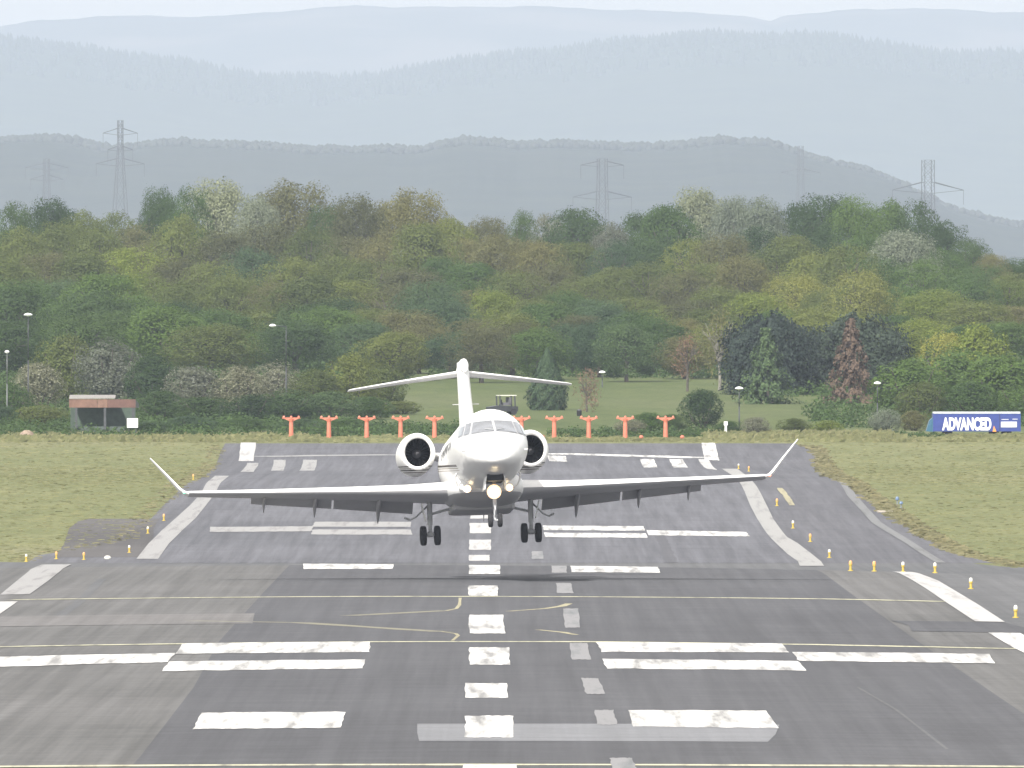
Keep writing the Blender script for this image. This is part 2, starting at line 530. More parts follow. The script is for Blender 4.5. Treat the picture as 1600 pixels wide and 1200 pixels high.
sheet('edge_line', rows_px([(930, 0, 46), (910, 24, 74), (890, 48, 98), (877, 66, 112)], 'n'), 6 * L, M_edge, 2, 3)
sheet('edge_line', rows_px([(985, -62, -18), (962, -40, -2), (941, -16, 28)], 'n'), 6 * L, M_edge2, 2, 3)
sheet('taxiway_edge_line', rows_px([(880, 1463, 1478), (865, 1438, 1453), (850, 1416, 1430), (836, 1393, 1408), (817, 1362, 1377), (800, 1347, 1361), (775, 1324, 1338), (755, 1312, 1322), (742, 1296, 1304)], 'f'), 6 * L, M_grey, 2, 3)

for pts in ([(20, 938), (200, 936), (400, 934), (560, 933), (720, 933), (1000, 934), (1300, 937), (1480, 941)],
            [(-60, 1013), (150, 1009), (300, 1007), (580, 1004), (930, 1004), (1100, 1006), (1250, 1008), (1400, 1011), (1590, 1015)],
            [(-60, 1200), (200, 1198), (700, 1196.5), (1200, 1197.5), (1660, 1200)]):
    ribbon('yellow_line', pts, 1.5, 'n', M_yel, 5.6 * L)
M_yelf = paint('yellow_paint_faded', (0.26, 0.25, 0.19), (0.15, 0.145, 0.14), 0.46)
M_yelf2 = paint('yellow_paint_turn', (0.42, 0.39, 0.26), (0.12, 0.11, 0.10), 0.44)
ribbon('yellow_line', [(545, 963), (640, 958), (697, 955)], 0.6, 'n', M_yelf, 5 * L)
ribbon('yellow_line', [(697, 955), (713, 952), (718, 946), (719, 935)], 0.09, 'n', M_yelf2, 5 * L)
ribbon('yellow_line', [(300, 971), (470, 974), (640, 985), (690, 988)], 0.6, 'n', M_yelf, 5 * L)
ribbon('yellow_line', [(690, 988), (712, 991), (716, 994), (707, 1002)], 0.09, 'n', M_yelf2, 5 * L)
ribbon('yellow_line', [(795, 956), (850, 952), (878, 948), (889, 944)], 0.22, 'n', M_yelf2, 5 * L)
ribbon('yellow_line', [(840, 985), (880, 989), (900, 993)], 0.22, 'n', M_yelf2, 5 * L)
ribbon('yellow_line', [(1218, 763), (1228, 775), (1238, 790)], 0.3, 'f', M_yelf2, 5 * L)

# ------------------------------------------------------------------ distant hills
def hill_mat(name, a, b, field=None):
    m, n, p = newmat(name)
    f = noise(n, 0.012, 6, 0.65)
    c = ramp(n, f, [(0.35, a), (0.65, b)])
    if field:
        g = noise(n, 0.004, 2, 0.4, (1, 0.25, 3))
        c = mix(n, ramp(n, g, [(0.50, 0.0), (0.66, 1.0)]), c, field)
    n.links.new(c, p.inputs['Base Color'])
    p.inputs['Roughness'].default_value = 1.0
    p.inputs['Specular IOR Level'].default_value = 0.0
    return m

def hill(name, D, prof, mat, depth, bump, base=40.0):
    px = np.array([p[0] for p in prof], float)
    py = np.array([p[1] for p in prof], float)
    xs = np.linspace(-1400, 3000, 700)
    ridge = zat(np.interp(xs, px, py), D)
    r = np.zeros_like(xs)
    for k in range(1, 7):
        r += np.sin(xs * 0.011 * 1.9 ** k + k * 2.3 + D) / 1.6 ** k
    ridge = ridge + r * bump * 0.5
    us = np.concatenate([np.linspace(0, 1, 28), [1.15, 1.4, 1.8]])
    X, U = np.meshgrid(at(xs, D), us)
    shp = np.where(U <= 1, np.sin(np.clip(U, 0, 1) * math.pi / 2) ** 0.8, np.cos((U - 1) / 0.8 * math.pi / 2))
    Z = base - 30 + (ridge[None, :] - base + 30) * shp
    Y = D - depth * (1 - U)
    Z = Z + bump * 0.6 * np.sin(X * 0.021 + Y * 0.004) * np.sin(Y * 0.013 + X * 0.007) * np.clip(1 - np.abs(U - 0.5) * 1.8, 0, 1)
    n1 = len(xs)
    ix = np.arange(X.size).reshape(X.shape)
    Fq = np.stack([ix[:-1, :-1], ix[:-1, 1:], ix[1:, 1:], ix[1:, :-1]], -1).reshape(-1, 4)
    o = link(name, mesh_np(name, np.stack([X, Y, Z], -1).reshape(-1, 3), Fq), mat, smooth=True)
    tag(o, kind='structure')
    return lambda xpx, u: (np.interp(xpx, xs, ridge) - base + 30) * np.sin(np.clip(u, 0, 1) * math.pi / 2) ** 0.8 + base - 30

_bm = bmesh.new(); bmesh.ops.create_icosphere(_bm, subdivisions=1, radius=1.0)
ICO_V = np.array([v.co[:] for v in _bm.verts]); ICO_F = np.array([[v.index for v in f.verts] for f in _bm.faces]); _bm.free()
def far_woods(name, D, depth, hz, n, size, mat, spire=False, urange=(0.35, 1.0), xr=(-300, 1900), label=None, clump=None):
    VV, FF = [], []
    k = 0
    for i in range(n):
        xp = RNG.uniform(*xr)
        if clump and RNG.random() > clump(xp): continue
        u = 1 - (1 - urange[0]) * RNG.random() ** 1.6
        s = size * RNG.uniform(0.55, 1.25)
        c = np.array([at(xp, D), D - depth * (1 - u), float(hz(xp, u))])
        v = ICO_V.copy()
        if spire:
            v = v * [0.32, 0.32, 1.0]
            v[:, 0:2] *= np.clip(1.1 - v[:, 2:3], 0.12, 1.6)
        else:
            v = v * [0.75, 0.75, 0.7] * RNG.uniform(0.8, 1.2, v.shape)
        VV.append(v * s + c + [0, 0, s * 0.25]); FF.append(ICO_F + k); k += len(v)
    o = link(name, mesh_np(name, np.concatenate(VV), np.concatenate(FF)), mat)
    return tag(o, label, 'woodland', None, 'stuff')

m_h1 = hill_mat('hill_woods', (0.028, 0.036, 0.028), (0.046, 0.052, 0.036))
m_h2 = hill_mat('hill_forest', (0.035, 0.05, 0.03), (0.06, 0.075, 0.04))
m_h3 = hill_mat('hill_moor', (0.05, 0.06, 0.035), (0.09, 0.09, 0.05), (0.15, 0.135, 0.095))
D1, D2, D3 = 15500.0, 29000.0, 40000.0
h1 = hill('near_hill', D1, [(-1400, 290), (-300, 235), (0, 226), (70, 220), (130, 222), (180, 235), (300, 228), (420, 232), (560, 240), (660, 238), (725, 222), (800, 228), (900, 232), (1040, 232), (1120, 222), (1190, 230), (1260, 250), (1330, 264), (1400, 292), (1470, 330), (1530, 350), (1600, 355), (1900, 350), (3000, 340)], m_h1, 2600, 2.0, 30.0)
h2 = hill('middle_hill', D2, [(-1400, 20), (-200, 45), (0, 66), (80, 78), (170, 92), (280, 102), (350, 118), (430, 132), (540, 128), (640, 120), (720, 103), (830, 92), (930, 78), (1050, 68), (1110, 62), (1250, 64), (1350, 76), (1450, 90), (1560, 92), (1600, 102), (1900, 150), (3000, 130)], m_h2, 5000, 4.0)
h3 = hill('far_hill', D3, [(-1400, 60), (-100, 56), (0, 48), (60, 36), (160, 30), (320, 29), (480, 20), (560, 13), (700, 14), (900, 16), (1060, 22), (1150, 30), (1200, 36), (1220, 26), (1300, 20), (1420, 18), (1600, 22), (2000, 20), (3000, 40)], m_h3, 7000, 4.0)
m_w1 = leafmat('far_broadleaf', (0.034, 0.041, 0.031), trans=0.0, big=0.02)
m_w2 = leafmat('far_conifer', (0.03, 0.045, 0.03), trans=0.0, big=0.02)
far_woods('distant_woodland', D1, 2600, h1, 3000, 3.8, m_w1, False, (0.80, 1.0), label='hazy broadleaf woodland along the crest of the nearest blue ridge')
far_woods('distant_forest', D2, 5000, h2, 3800, 8.5, m_w2, True, (0.6, 1.0), label='hazy conifer forest along the middle blue ridge')

# ------------------------------------------------------------------ foliage prototypes
def leaf_quads(P, Nrm, size, rng, aspect=0.7, bend=0.25):
    """folded leaf sprays: 2 triangles sharing an edge, one quad each, random spin about a rough normal"""
    n = len(P)
    nr = Nrm * 1.0 + rng.normal(0, 0.36, (n, 3)) + np.array([0, 0, 0.25])
    nr /= np.linalg.norm(nr, axis=1, keepdims=True) + 1e-9
    t = rng.normal(0, 1, (n, 3))
    t -= nr * np.sum(t * nr, 1, keepdims=True)
    t /= np.linalg.norm(t, axis=1, keepdims=True) + 1e-9
    b = np.cross(nr, t)
    s = (np.asarray(size) * rng.uniform(0.55, 1.35, n))[:, None]
    v0 = P - t * s * 0.5
    v1 = P + b * s * 0.5 * aspect + nr * s * bend * rng.uniform(-1, 1, (n, 1))
    v2 = P + t * s * 0.5
    v3 = P - b * s * 0.5 * aspect + nr * s * bend * rng.uniform(-1, 1, (n, 1))
    V = np.stack([v0, v1, v2, v3], 1).reshape(-1, 3)
    return V, np.arange(n * 4).reshape(n, 4)

def crown_mesh(name, seed, kind, n=2600, leaf=0.34):
    """unit-ish crown: height 1 (z 0..1), half width 0.5; scaled per tree"""
    rng = np.random.default_rng(seed)
    P, Nn = [], []
    if kind in ('round', 'open', 'tall', 'bush', 'sparse'):
        nl = {'round': 22, 'open': 26, 'tall': 24, 'bush': 16, 'sparse': 26}[kind]
        z0 = {'round': 0.15, 'open': 0.15, 'tall': 0.10, 'bush': 0.0, 'sparse': 0.15}[kind]
        lobes = []
        for i in range(nl):
            a = rng.uniform(0, 2 * math.pi)
            h = rng.uniform(0, 1)
            prof = math.sqrt(max(0.04, 1 - (1.15 * max(0, h - 0.25)) ** 2)) * (0.85 + 0.15 * min(1, h * 4))
            if kind == 'bush': prof = math.sqrt(max(0.05, 1 - h * h))
            rr = 0.36 * prof * rng.uniform(0.35, 1.0)
            rad = rng.uniform(0.10, 0.19) * (0.85 if kind == 'open' else 1.0)
            lobes.append((np.array([rr * math.cos(a), rr * math.sin(a), z0 + (0.88 - z0) * (0.06 + 0.94 * h) - 0.04]), rad))
        lobes.append((np.array([0, 0, z0 + (1 - z0) * 0.45]), 0.26))
        wts = np.array([l[1] ** 2 for l in lobes]); wts /= wts.sum()
        if kind in ('round', 'tall', 'open', 'bush'):
            k = int(n * 0.34)
            d = rng.normal(0, 1, (k, 3)); d /= np.linalg.norm(d, axis=1, keepdims=True)
            lump = 1 + 0.10 * np.sin(d[:, 0:1] * 5 + seed) * np.sin(d[:, 1:2] * 6 + seed * 2) + 0.07 * np.sin(d[:, 2:3] * 9 + d[:, 0:1] * 7)
            zc = 0.5 * (z0 + 0.92)
            P.append(np.array([0, 0, zc]) + d * lump * [0.44, 0.44, 0.5 * (0.92 - z0)] * rng.uniform(0.86, 1.0, (k, 1))); Nn.append(d)
        cnt = (wts * n * 0.66).astype(int)
        for (c, r), k in zip(lobes, cnt):
            d = rng.normal(0, 1, (k, 3)); d /= np.linalg.norm(d, axis=1, keepdims=True)
            rad = r * (rng.uniform(0.0, 1.0, (k, 1)) ** (0.45 if kind != 'open' else 0.55)) * rng.uniform(0.85, 1.2, (k, 1))
            p = c + d * rad * [1, 1, 0.9]
            P.append(p); Nn.append(d)
        # loose sprigs poking out
        k = n // 14
        c = np.array([l[0] for l in lobes])[rng.integers(0, len(lobes), k)]
        d = rng.normal(0, 1, (k, 3)); d[:, 2] += 0.5; d /= np.linalg.norm(d, axis=1, keepdims=True)
        P.append(c + d * rng.uniform(0.08, 0.145, (k, 1))); Nn.append(d)
    elif kind == 'cone':
        h = rng.uniform(0, 1, n) ** 1.35
        tier = np.floor(h * 13)
        ph = rng.uniform(0, 2 * math.pi, n)
        br = np.floor(ph / (2 * math.pi) * 9) + tier * 0.37
        ph = (br + rng.normal(0, 0.16, n)) / 9 * 2 * math.pi
        rmax = 0.5 * (1 - h) ** 0.75 * (0.78 + 0.35 * np.sin(tier * 2.1 + br * 1.7))
        r = rmax * rng.uniform(0.25, 1.0, n) ** 0.6
        z = (tier + 0.5) / 13 + rng.normal(0, 0.022, n) - r * 0.10 + 0.02
        P.append(np.stack([r * np.cos(ph), r * np.sin(ph), np.clip(z, 0.0, 1.02)], 1))
        Nn.append(np.stack([np.cos(ph), np.sin(ph), 0.6 + 0 * ph], 1))
        k = 90
        z = rng.uniform(0.85, 1.0, k)
        P.append(np.stack([rng.normal(0, 0.02, k), rng.normal(0, 0.02, k), z], 1)); Nn.append(rng.normal(0, 1, (k, 3)))
    elif kind == 'teardrop':
        z = rng.uniform(0, 1, n)
        prof = 0.5 * np.where(z < 0.28, 0.72 + z, np.clip(1.0 - ((z - 0.28) / 0.74) ** 1.35, 0.02, 1))
        ph = rng.uniform(0, 2 * math.pi, n)
        lump = 1 + 0.13 * np.sin(ph * 5 + z * 19) + 0.08 * np.sin(ph * 9 - z * 31)
        r = prof * lump * rng.uniform(0.5, 1.0, n) ** 0.4
        P.append(np.stack([r * np.cos(ph), r * np.sin(ph), z], 1))
        Nn.append(np.stack([np.cos(ph), np.sin(ph), 0.4 + 0 * z], 1))
    elif kind == 'cypress':
        z = rng.uniform(0, 1, n)
        ph = rng.uniform(0, 2 * math.pi, n)
        cells = 0.80 + 0.22 * np.sin(ph * 6 + 2.0) * np.sin(z * 5 + ph * 2) + 0.10 * np.sin(ph * 13 + z * 23)
        top = 0.92 + 0.05 * np.sin(ph * 3 + 1.0) + 0.05 * np.sin(ph * 11) + rng.normal(0, 0.02, n)
        prof = 0.5 * np.clip(0.80 + 0.35 * z, 0, 1.0) * np.clip((1.04 - z) * 6, 0.25, 1)
        r = prof * cells * rng.uniform(0.15, 1.0, n) ** 0.33 / np.maximum(np.abs(np.cos(ph)), np.abs(np.sin(ph))) ** 0.5
        P.append(np.stack([r * np.cos(ph), r * np.sin(ph), z * top], 1))
        Nn.append(np.stack([np.cos(ph), np.sin(ph), 0.25 + 0 * z], 1))
    P = np.concatenate(P); Nn = np.concatenate(Nn)
    V, Fq = leaf_quads(P, Nn, leaf, rng, 0.55 if kind in ('cone', 'cypress') else 0.75)
    return mesh_np(name, V, Fq)

def trunk_mesh(name, seed, kind):
    """same unit box as the crown"""
    rng = random.Random(seed)
    m = MB()
    def limb(p, q, r0, r1, n=6):
        mid = [(a + b) / 2 + rng.uniform(-0.02, 0.02) for a, b in zip(p, q)]
        m.tube(p, mid, r0, (r0 + r1) / 2, n); m.tube(mid, q, (r0 + r1) / 2, r1, n)
    if kind in ('cone', 'teardrop', 'cypress'):
        limb((0, 0, -0.06), (0, 0, 0.9), 0.025, 0.006)
        for i in range(10):
            a = rng.uniform(0, 6.28); h = 0.08 + 0.08 * i
            limb((0, 0, h), (0.3 * (1 - h) * math.cos(a), 0.3 * (1 - h) * math.sin(a), h + 0.02), 0.008, 0.003, 5)
    elif kind == 'bush':
        for i in range(7):
            a = i * 0.9 + rng.uniform(0, 0.5)
            limb((0.03 * math.cos(a), 0.03 * math.sin(a), -0.05), (0.3 * math.cos(a), 0.3 * math.sin(a), rng.uniform(0.4, 0.8)), 0.02, 0.006, 5)
    else:
        fork = rng.uniform(0.24, 0.36)
        ox, oy = rng.uniform(-0.03, 0.03), rng.uniform(-0.03, 0.03)
        limb((0, 0, -0.08), (ox, oy, fork), 0.030, 0.022, 7)
        for i in range(8):
            a = i * 2.4 + rng.uniform(0, 0.6)
            rr = rng.uniform(0.10, 0.24)
            q = (rr * math.cos(a), rr * math.sin(a), rng.uniform(0.50, 0.78))
            limb((ox, oy, fork - 0.03 + 0.015 * i), q, 0.014, 0.004, 5)
            for k in range(3):
                b = a + rng.uniform(-1, 1)
                s = [ox + (q[0] - ox) * .6, oy + (q[1] - oy) * .6, fork + (q[2] - fork) * .6]
                limb(s, (s[0] + .14 * math.cos(b), s[1] + .14 * math.sin(b), s[2] + rng.uniform(.03, .12)), 0.006, 0.002, 4)
    return m.mesh(name)

PROTO = {}
for kind, cnt, n, leaf in (('round', 6, 19000, 0.0205), ('open', 6, 16000, 0.0175), ('tall', 5, 19000, 0.0195), ('bush', 5, 12000, 0.029), ('sparse', 3, 1500, 0.030), ('cone', 3, 12000, 0.033), ('teardrop', 1, 15000, 0.034), ('cypress', 2, 24000, 0.031)):
    PROTO[kind] = [(crown_mesh('crown', 100 + 17 * i + len(kind), kind, n, leaf), trunk_mesh('trunk', 50 + 13 * i + len(kind), kind)) for i in range(cnt)]

LEAF = {
    'g': leafmat('leaf_green', (0.092, 0.146, 0.046)),
    'd': leafmat('leaf_dark_green', (0.066, 0.106, 0.042)),
    'o': leafmat('leaf_olive', (0.150, 0.172, 0.058)),
    'b': leafmat('leaf_brown_bud', (0.158, 0.150, 0.076), (0.20, 0.19, 0.095)),
    'y': leafmat('leaf_yellow_green', (0.165, 0.205, 0.050), (0.24, 0.27, 0.07)),
    'Y': leafmat('leaf_yellow', (0.235, 0.235, 0.070), (0.32, 0.31, 0.11)),
    'w': leafmat('leaf_silver', (0.22, 0.25, 0.18), (0.30, 0.33, 0.26)),
    'B': leafmat('blossom', (0.175, 0.185, 0.125), (0.34, 0.34, 0.29)),
    't': leafmat('leaf_blue_green', (0.084, 0.130, 0.070)),
    'k': leafmat('needle_dark', (0.032, 0.052, 0.038), (0.042, 0.066, 0.046), trans=0.1),
    'c': leafmat('needle_green', (0.064, 0.112, 0.050), (0.095, 0.15, 0.065), trans=0.15),
    'r': leafmat('needle_dead', (0.165, 0.110, 0.076), (0.21, 0.15, 0.105), trans=0.05),
}
WORDS = {'g': 'mid green leafy', 'd': 'dark green leafy', 'o': 'olive green', 'b': 'brownish budding', 'y': 'fresh yellow-green', 'Y': 'bright yellow leafing', 'w': 'silvery white-leaved', 'B': 'white blossoming', 't': 'blue-green leafy'}
M_bark = plain('bark', (0.085, 0.075, 0.062), 0.95, var=0.3, scale=5)
M_barkp = plain('bark_pale', (0.20, 0.19, 0.165), 0.95, var=0.3, scale=5)

def tree(name, px, d, ytop, wpx, kind, sp, label, group=None, cat='tree', var=None, zbase=None, bark=None):
    x = at(px, d)
    zb = float(gz(x, d)) if zbase is None else zbase
    H = max(1.0, zat(ytop, d) - zb)
    W = wpx * d / F
    i = (int(px * 7 + d) if var is None else var) % len(PROTO[kind])
    cm, tm = PROTO[kind][i]
    t = thing(name, label, cat, (x, d, zb), (0, 0, random.uniform(0, 6.28)), group)
    for nm, mesh, mat in (('crown', cm, LEAF[sp]), ('trunk', tm, bark or M_bark)):
        if not mesh.materials: mesh.materials.append(mat)
        o = bpy.data.objects.new(nm, mesh)
        COL.objects.link(o)
        o.parent = t
        o.scale = (W, W, H)
        o.material_slots[0].link = 'OBJECT'
        o.material_slots[0].material = mat
    return t

# ------------------------------------------------------------------ the wood: one entry per tree (photo x, crown top, crown width, kind)
ROWS = [
 ('on the skyline', 2390, 'open round tall',
  '25,312,60,d 82,306,70,d 128,326,60,o 182,328,80,o 250,288,52,d 292,284,60,g 338,268,95,w 402,300,60,w 456,276,105,b 512,318,55,g 552,298,80,b 594,312,60,b 646,290,90,b 702,336,70,o 760,336,70,b 816,326,42,d 858,332,60,B 902,320,84,d 952,346,50,B 1002,334,70,d 1046,318,80,g 1096,292,78,w 1142,306,60,w 1190,304,66,w 1244,312,60,d 1288,294,84,d 1336,300,70,g 1384,314,70,g 1432,308,66,d 1476,340,64,d 1516,372,56,d 1550,398,46,b 1592,404,60,g'),
 ('just below the skyline', 2300, 'round open',
  '30,352,80,o 92,344,80,o 152,352,76,o 216,346,80,b 282,332,76,o 346,358,86,b 420,344,90,b 484,352,80,o 544,366,84,b 604,358,84,b 664,346,84,o 722,368,76,b 782,362,80,b 842,374,76,b 902,378,76,o 962,374,70,t 1020,366,76,d 1076,372,70,o 1132,358,76,b 1188,348,74,d 1242,366,76,o 1296,350,80,d 1352,362,76,g 1412,360,92,w 1470,388,72,g 1532,414,70,g 1592,428,76,o'),
 ('high in the wood', 2200, 'round open',
  '18,400,80,o 76,392,84,b 134,396,84,o 210,382,104,y 272,400,80,b 334,404,86,o 392,384,84,t 452,400,90,o 520,398,92,o 582,404,90,o 642,414,84,b 692,400,70,g 746,410,80,g 802,420,84,o 852,412,86,b 906,430,80,o 956,418,78,o 1012,408,80,o 1062,420,76,b 1112,410,80,o 1162,396,80,b 1216,384,96,o 1270,392,84,o 1324,378,86,o 1380,400,72,g 1448,402,90,g 1512,430,84,g 1574,440,90,y'),
 ('halfway up the wood', 2090, 'round open tall',
  '28,430,100,g 94,436,96,t 160,426,100,g 226,424,90,y 300,436,96,o 362,430,90,o 422,440,90,b 482,430,100,o 552,440,96,o 616,446,94,b 672,436,86,t 734,452,84,b 776,456,74,y 838,470,80,o 884,452,66,g 934,468,80,t 990,462,80,o 1040,480,72,y 1084,466,84,b 1126,448,86,o 1182,454,84,y 1246,428,92,Y 1296,448,76,o 1346,420,86,Y 1402,446,90,g 1462,452,94,y 1524,468,92,o 1584,480,90,b'),
 ('low in the wood', 2000, 'round tall',
  '14,446,100,d 84,470,96,g 150,452,100,d 214,462,96,g 276,470,100,d 338,482,100,g 404,486,100,o 470,474,96,d 528,466,100,d 586,484,90,o 636,480,90,b 690,466,90,t 744,496,80,b 800,490,84,o 850,474,90,g 902,492,76,b 948,478,88,t 1004,484,90,g 1058,498,80,b 1108,484,86,o 1150,500,70,o 1210,486,80,g 1270,480,90,o 1340,490,90,o 1400,494,84,g 1448,500,96,y 1508,510,90,g 1570,506,100,g'),
 ('at the front of the wood', 1930, 'round tall',
  '8,500,100,d 62,512,96,d 124,490,110,d 196,484,120,d 262,478,110,g 330,508,120,o 398,520,90,g 462,500,96,d 512,478,110,g 566,504,90,t 612,520,86,o 655,506,84,b 706,520,80,t 752,512,84,b 800,500,90,b 842,512,80,g 892,506,84,t 936,500,80,t 980,506,80,t 1024,498,84,g 1072,524,80,b 1122,505,90,o'),
]
LMARK = [(10, 'the left picture edge'), (72, 'the leftmost pylon'), (125, 'the red-brown shelter'), (188, 'the tall pylon'), (250, 'the white notice board'), (310, 'the left verge end'),
         (388, 'the left threshold block'), (455, 'the first orange mast'), (514, 'the second orange mast'), (573, 'the third orange mast'), (626, 'the fourth orange mast'), (678, 'the fifth orange mast'), (722, 'the tail fin'), (770, 'the cockpit'),
         (815, 'the sixth orange mast'), (862, 'the teardrop conifer'), (918, 'the red-brown sapling'), (977, 'the ninth orange mast'), (1040, 'the tenth orange mast'), (1096, 'the right threshold block'), (1153, 'the lawn lamp post'), (1198, 'the green cone conifer'), (1250, 'the left black conifer'), (1328, 'the dead brown conifer'),
         (1385, 'the pale silvery bush'), (1452, 'the right-hand pylon'), (1510, 'the trailer lettering'), (1560, 'the rear of the trailer'), (1598, 'the right picture edge')]
SIZE = ['', 'slender ', 'spreading ']
seen_labels = {}
for where, d, kinds, txt in ROWS:
    ks = kinds.split()
    for i, e in enumerate(txt.split()):
        px, yt, wd, sp = e.split(',')
        px, yt, wd = float(px), float(yt), float(wd)
        lm = min(LMARK, key=lambda q: abs(q[0] - px))[1]
        rel = 'above'
        if lm in ('the left picture edge', 'the right picture edge'): rel = 'against'
        lab = f"{WORDS[sp]} tree {where}, {rel} {lm}"
        for s in ('', 'slender ', 'spreading ', 'bushy '):
            if s + lab not in seen_labels:
                lab = s + lab; break
        seen_labels[lab] = 1
        kind = 'open' if sp == 'b' else ks[int(px + i) % len(ks)]
        if sp == 'w': kind = 'tall'
        dd = d + ((i * 37) % 60 - 30) * 0.9
        tree('woodland_tree', px, dd, yt - 6, wd * (1.66 if kind == 'open' else 1.60), kind, sp, lab, 'trees of the wood beyond the runway', var=i + int(yt), bark=M_barkp if sp == 'w' else M_bark)

# low bramble and saplings under the trees (nobody could count them)
def undergrowth(name, boxes, label):
    rng = np.random.default_rng(3)
    PP, NN, SS = [], [], []
    for xa, xb, da, db, n, h in boxes:
        c = np.stack([rng.uniform(xa, xb, n), rng.uniform(da, db, n)], 1)
        hh = h * rng.uniform(0.4, 1.3, n)
        k = 90
        dd = rng.normal(0, 1, (n, k, 3)); dd /= np.linalg.norm(dd, axis=2, keepdims=True)
        dd[:, :, 2] = np.abs(dd[:, :, 2])
        r = rng.uniform(0.5, 1.0, (n, k, 1))
        p = dd * r * np.stack([hh * 1.3, hh * 1.3, hh], 1)[:, None, :]
        p[:, :, 0] += c[:, 0:1]; p[:, :, 1] += c[:, 1:2]
        p[:, :, 2] += gz(c[:, 0], c[:, 1])[:, None]
        PP.append(p.reshape(-1, 3)); NN.append(dd.reshape(-1, 3)); SS.append(np.full(n * k, 0.10 + 0.12 * h))
    V, Fq = leaf_quads(np.concatenate(PP), np.concatenate(NN), np.concatenate(SS), rng)
    return tag(link(name, mesh_np(name, V, Fq), LEAF['d']), label, 'undergrowth', None, 'stuff')
undergrowth('undergrowth', [(-60, 60, 1985, 2440, 1500, 1.3), (-48, -9, 1790, 1985, 420, 1.4), (17, 50, 1800, 1985, 220, 1.4), (-9, 17, 1925, 1985, 110, 0.9), (-44, -14, 1640, 1790, 160, 0.9), (-42, -8.5, 1578, 1660, 330, 0.8), (7, 27, 1566, 1600, 190, 0.32), (20, 40, 1640, 1760, 120, 1.0), (2.5, 13, 1572, 1615, 80, 0.55), (-8.5, -3, 1590, 1640, 60, 0.6)], 'dark bramble and saplings filling the floor of the wood')

# trees, conifers and shrubs one by one on the lawn and along the airfield edge
tree('dark_conifer', 1202, 1835, 490, 172, 'cypress', 'k', 'broad almost black conifer behind the green cone-shaped conifer', cat='conifer', var=0, zbase=zat(655, 1835))
tree('dark_conifer', 1341, 1842, 492, 190, 'cypress', 'k', 'broad almost black conifer behind the dead brown conifer', cat='conifer', var=1, zbase=zat(658, 1842))
tree('green_conifer', 1197, 1780, 516, 132, 'cone', 'c', 'green cone-shaped conifer beside the lawn lamp post', cat='conifer', var=0, zbase=zat(668, 1780))
tree('dead_conifer', 1329, 1785, 502, 122, 'cone', 'r', 'dead red-brown conifer in front of the black conifers', cat='conifer', var=1, zbase=zat(668, 1785))
tree('round_conifer', 855, 1745, 544, 64, 'teardrop', 'c', 'single dark green teardrop-shaped conifer on the open lawn', cat='conifer', zbase=zat(652, 1745))
tree('bare_sapling', 918, 1735, 560, 60, 'sparse', 'r', 'thin red-brown sapling on the lawn right of the teardrop conifer', zbase=zat(655, 1735))
tree('dead_shrub_tree', 1074, 1850, 512, 70, 'sparse', 'r', 'reddish bare tree at the wood edge left of the lamp post', zbase=zat(604, 1850))
tree('tall_birch', 1124, 1860, 466, 100, 'sparse', 'b', 'pale-trunked thin birch at the wood edge left of the black conifers', bark=M_barkp, zbase=zat(608, 1860))
tree('lawn_bush', 1096, 1640, 604, 84, 'bush', 'd', 'dark rounded bush between the last orange mast and the lamp post', cat='bush', var=2)
tree('pale_bush', 1383, 1610, 634, 62, 'bush', 'w', 'pale silvery bush left of the blue trailer', cat='bush', var=1)
tree('twiggy_bush', 1428, 1625, 640, 62, 'bush', 'b', 'brown twiggy bush at the front end of the blue trailer', cat='bush', var=3)
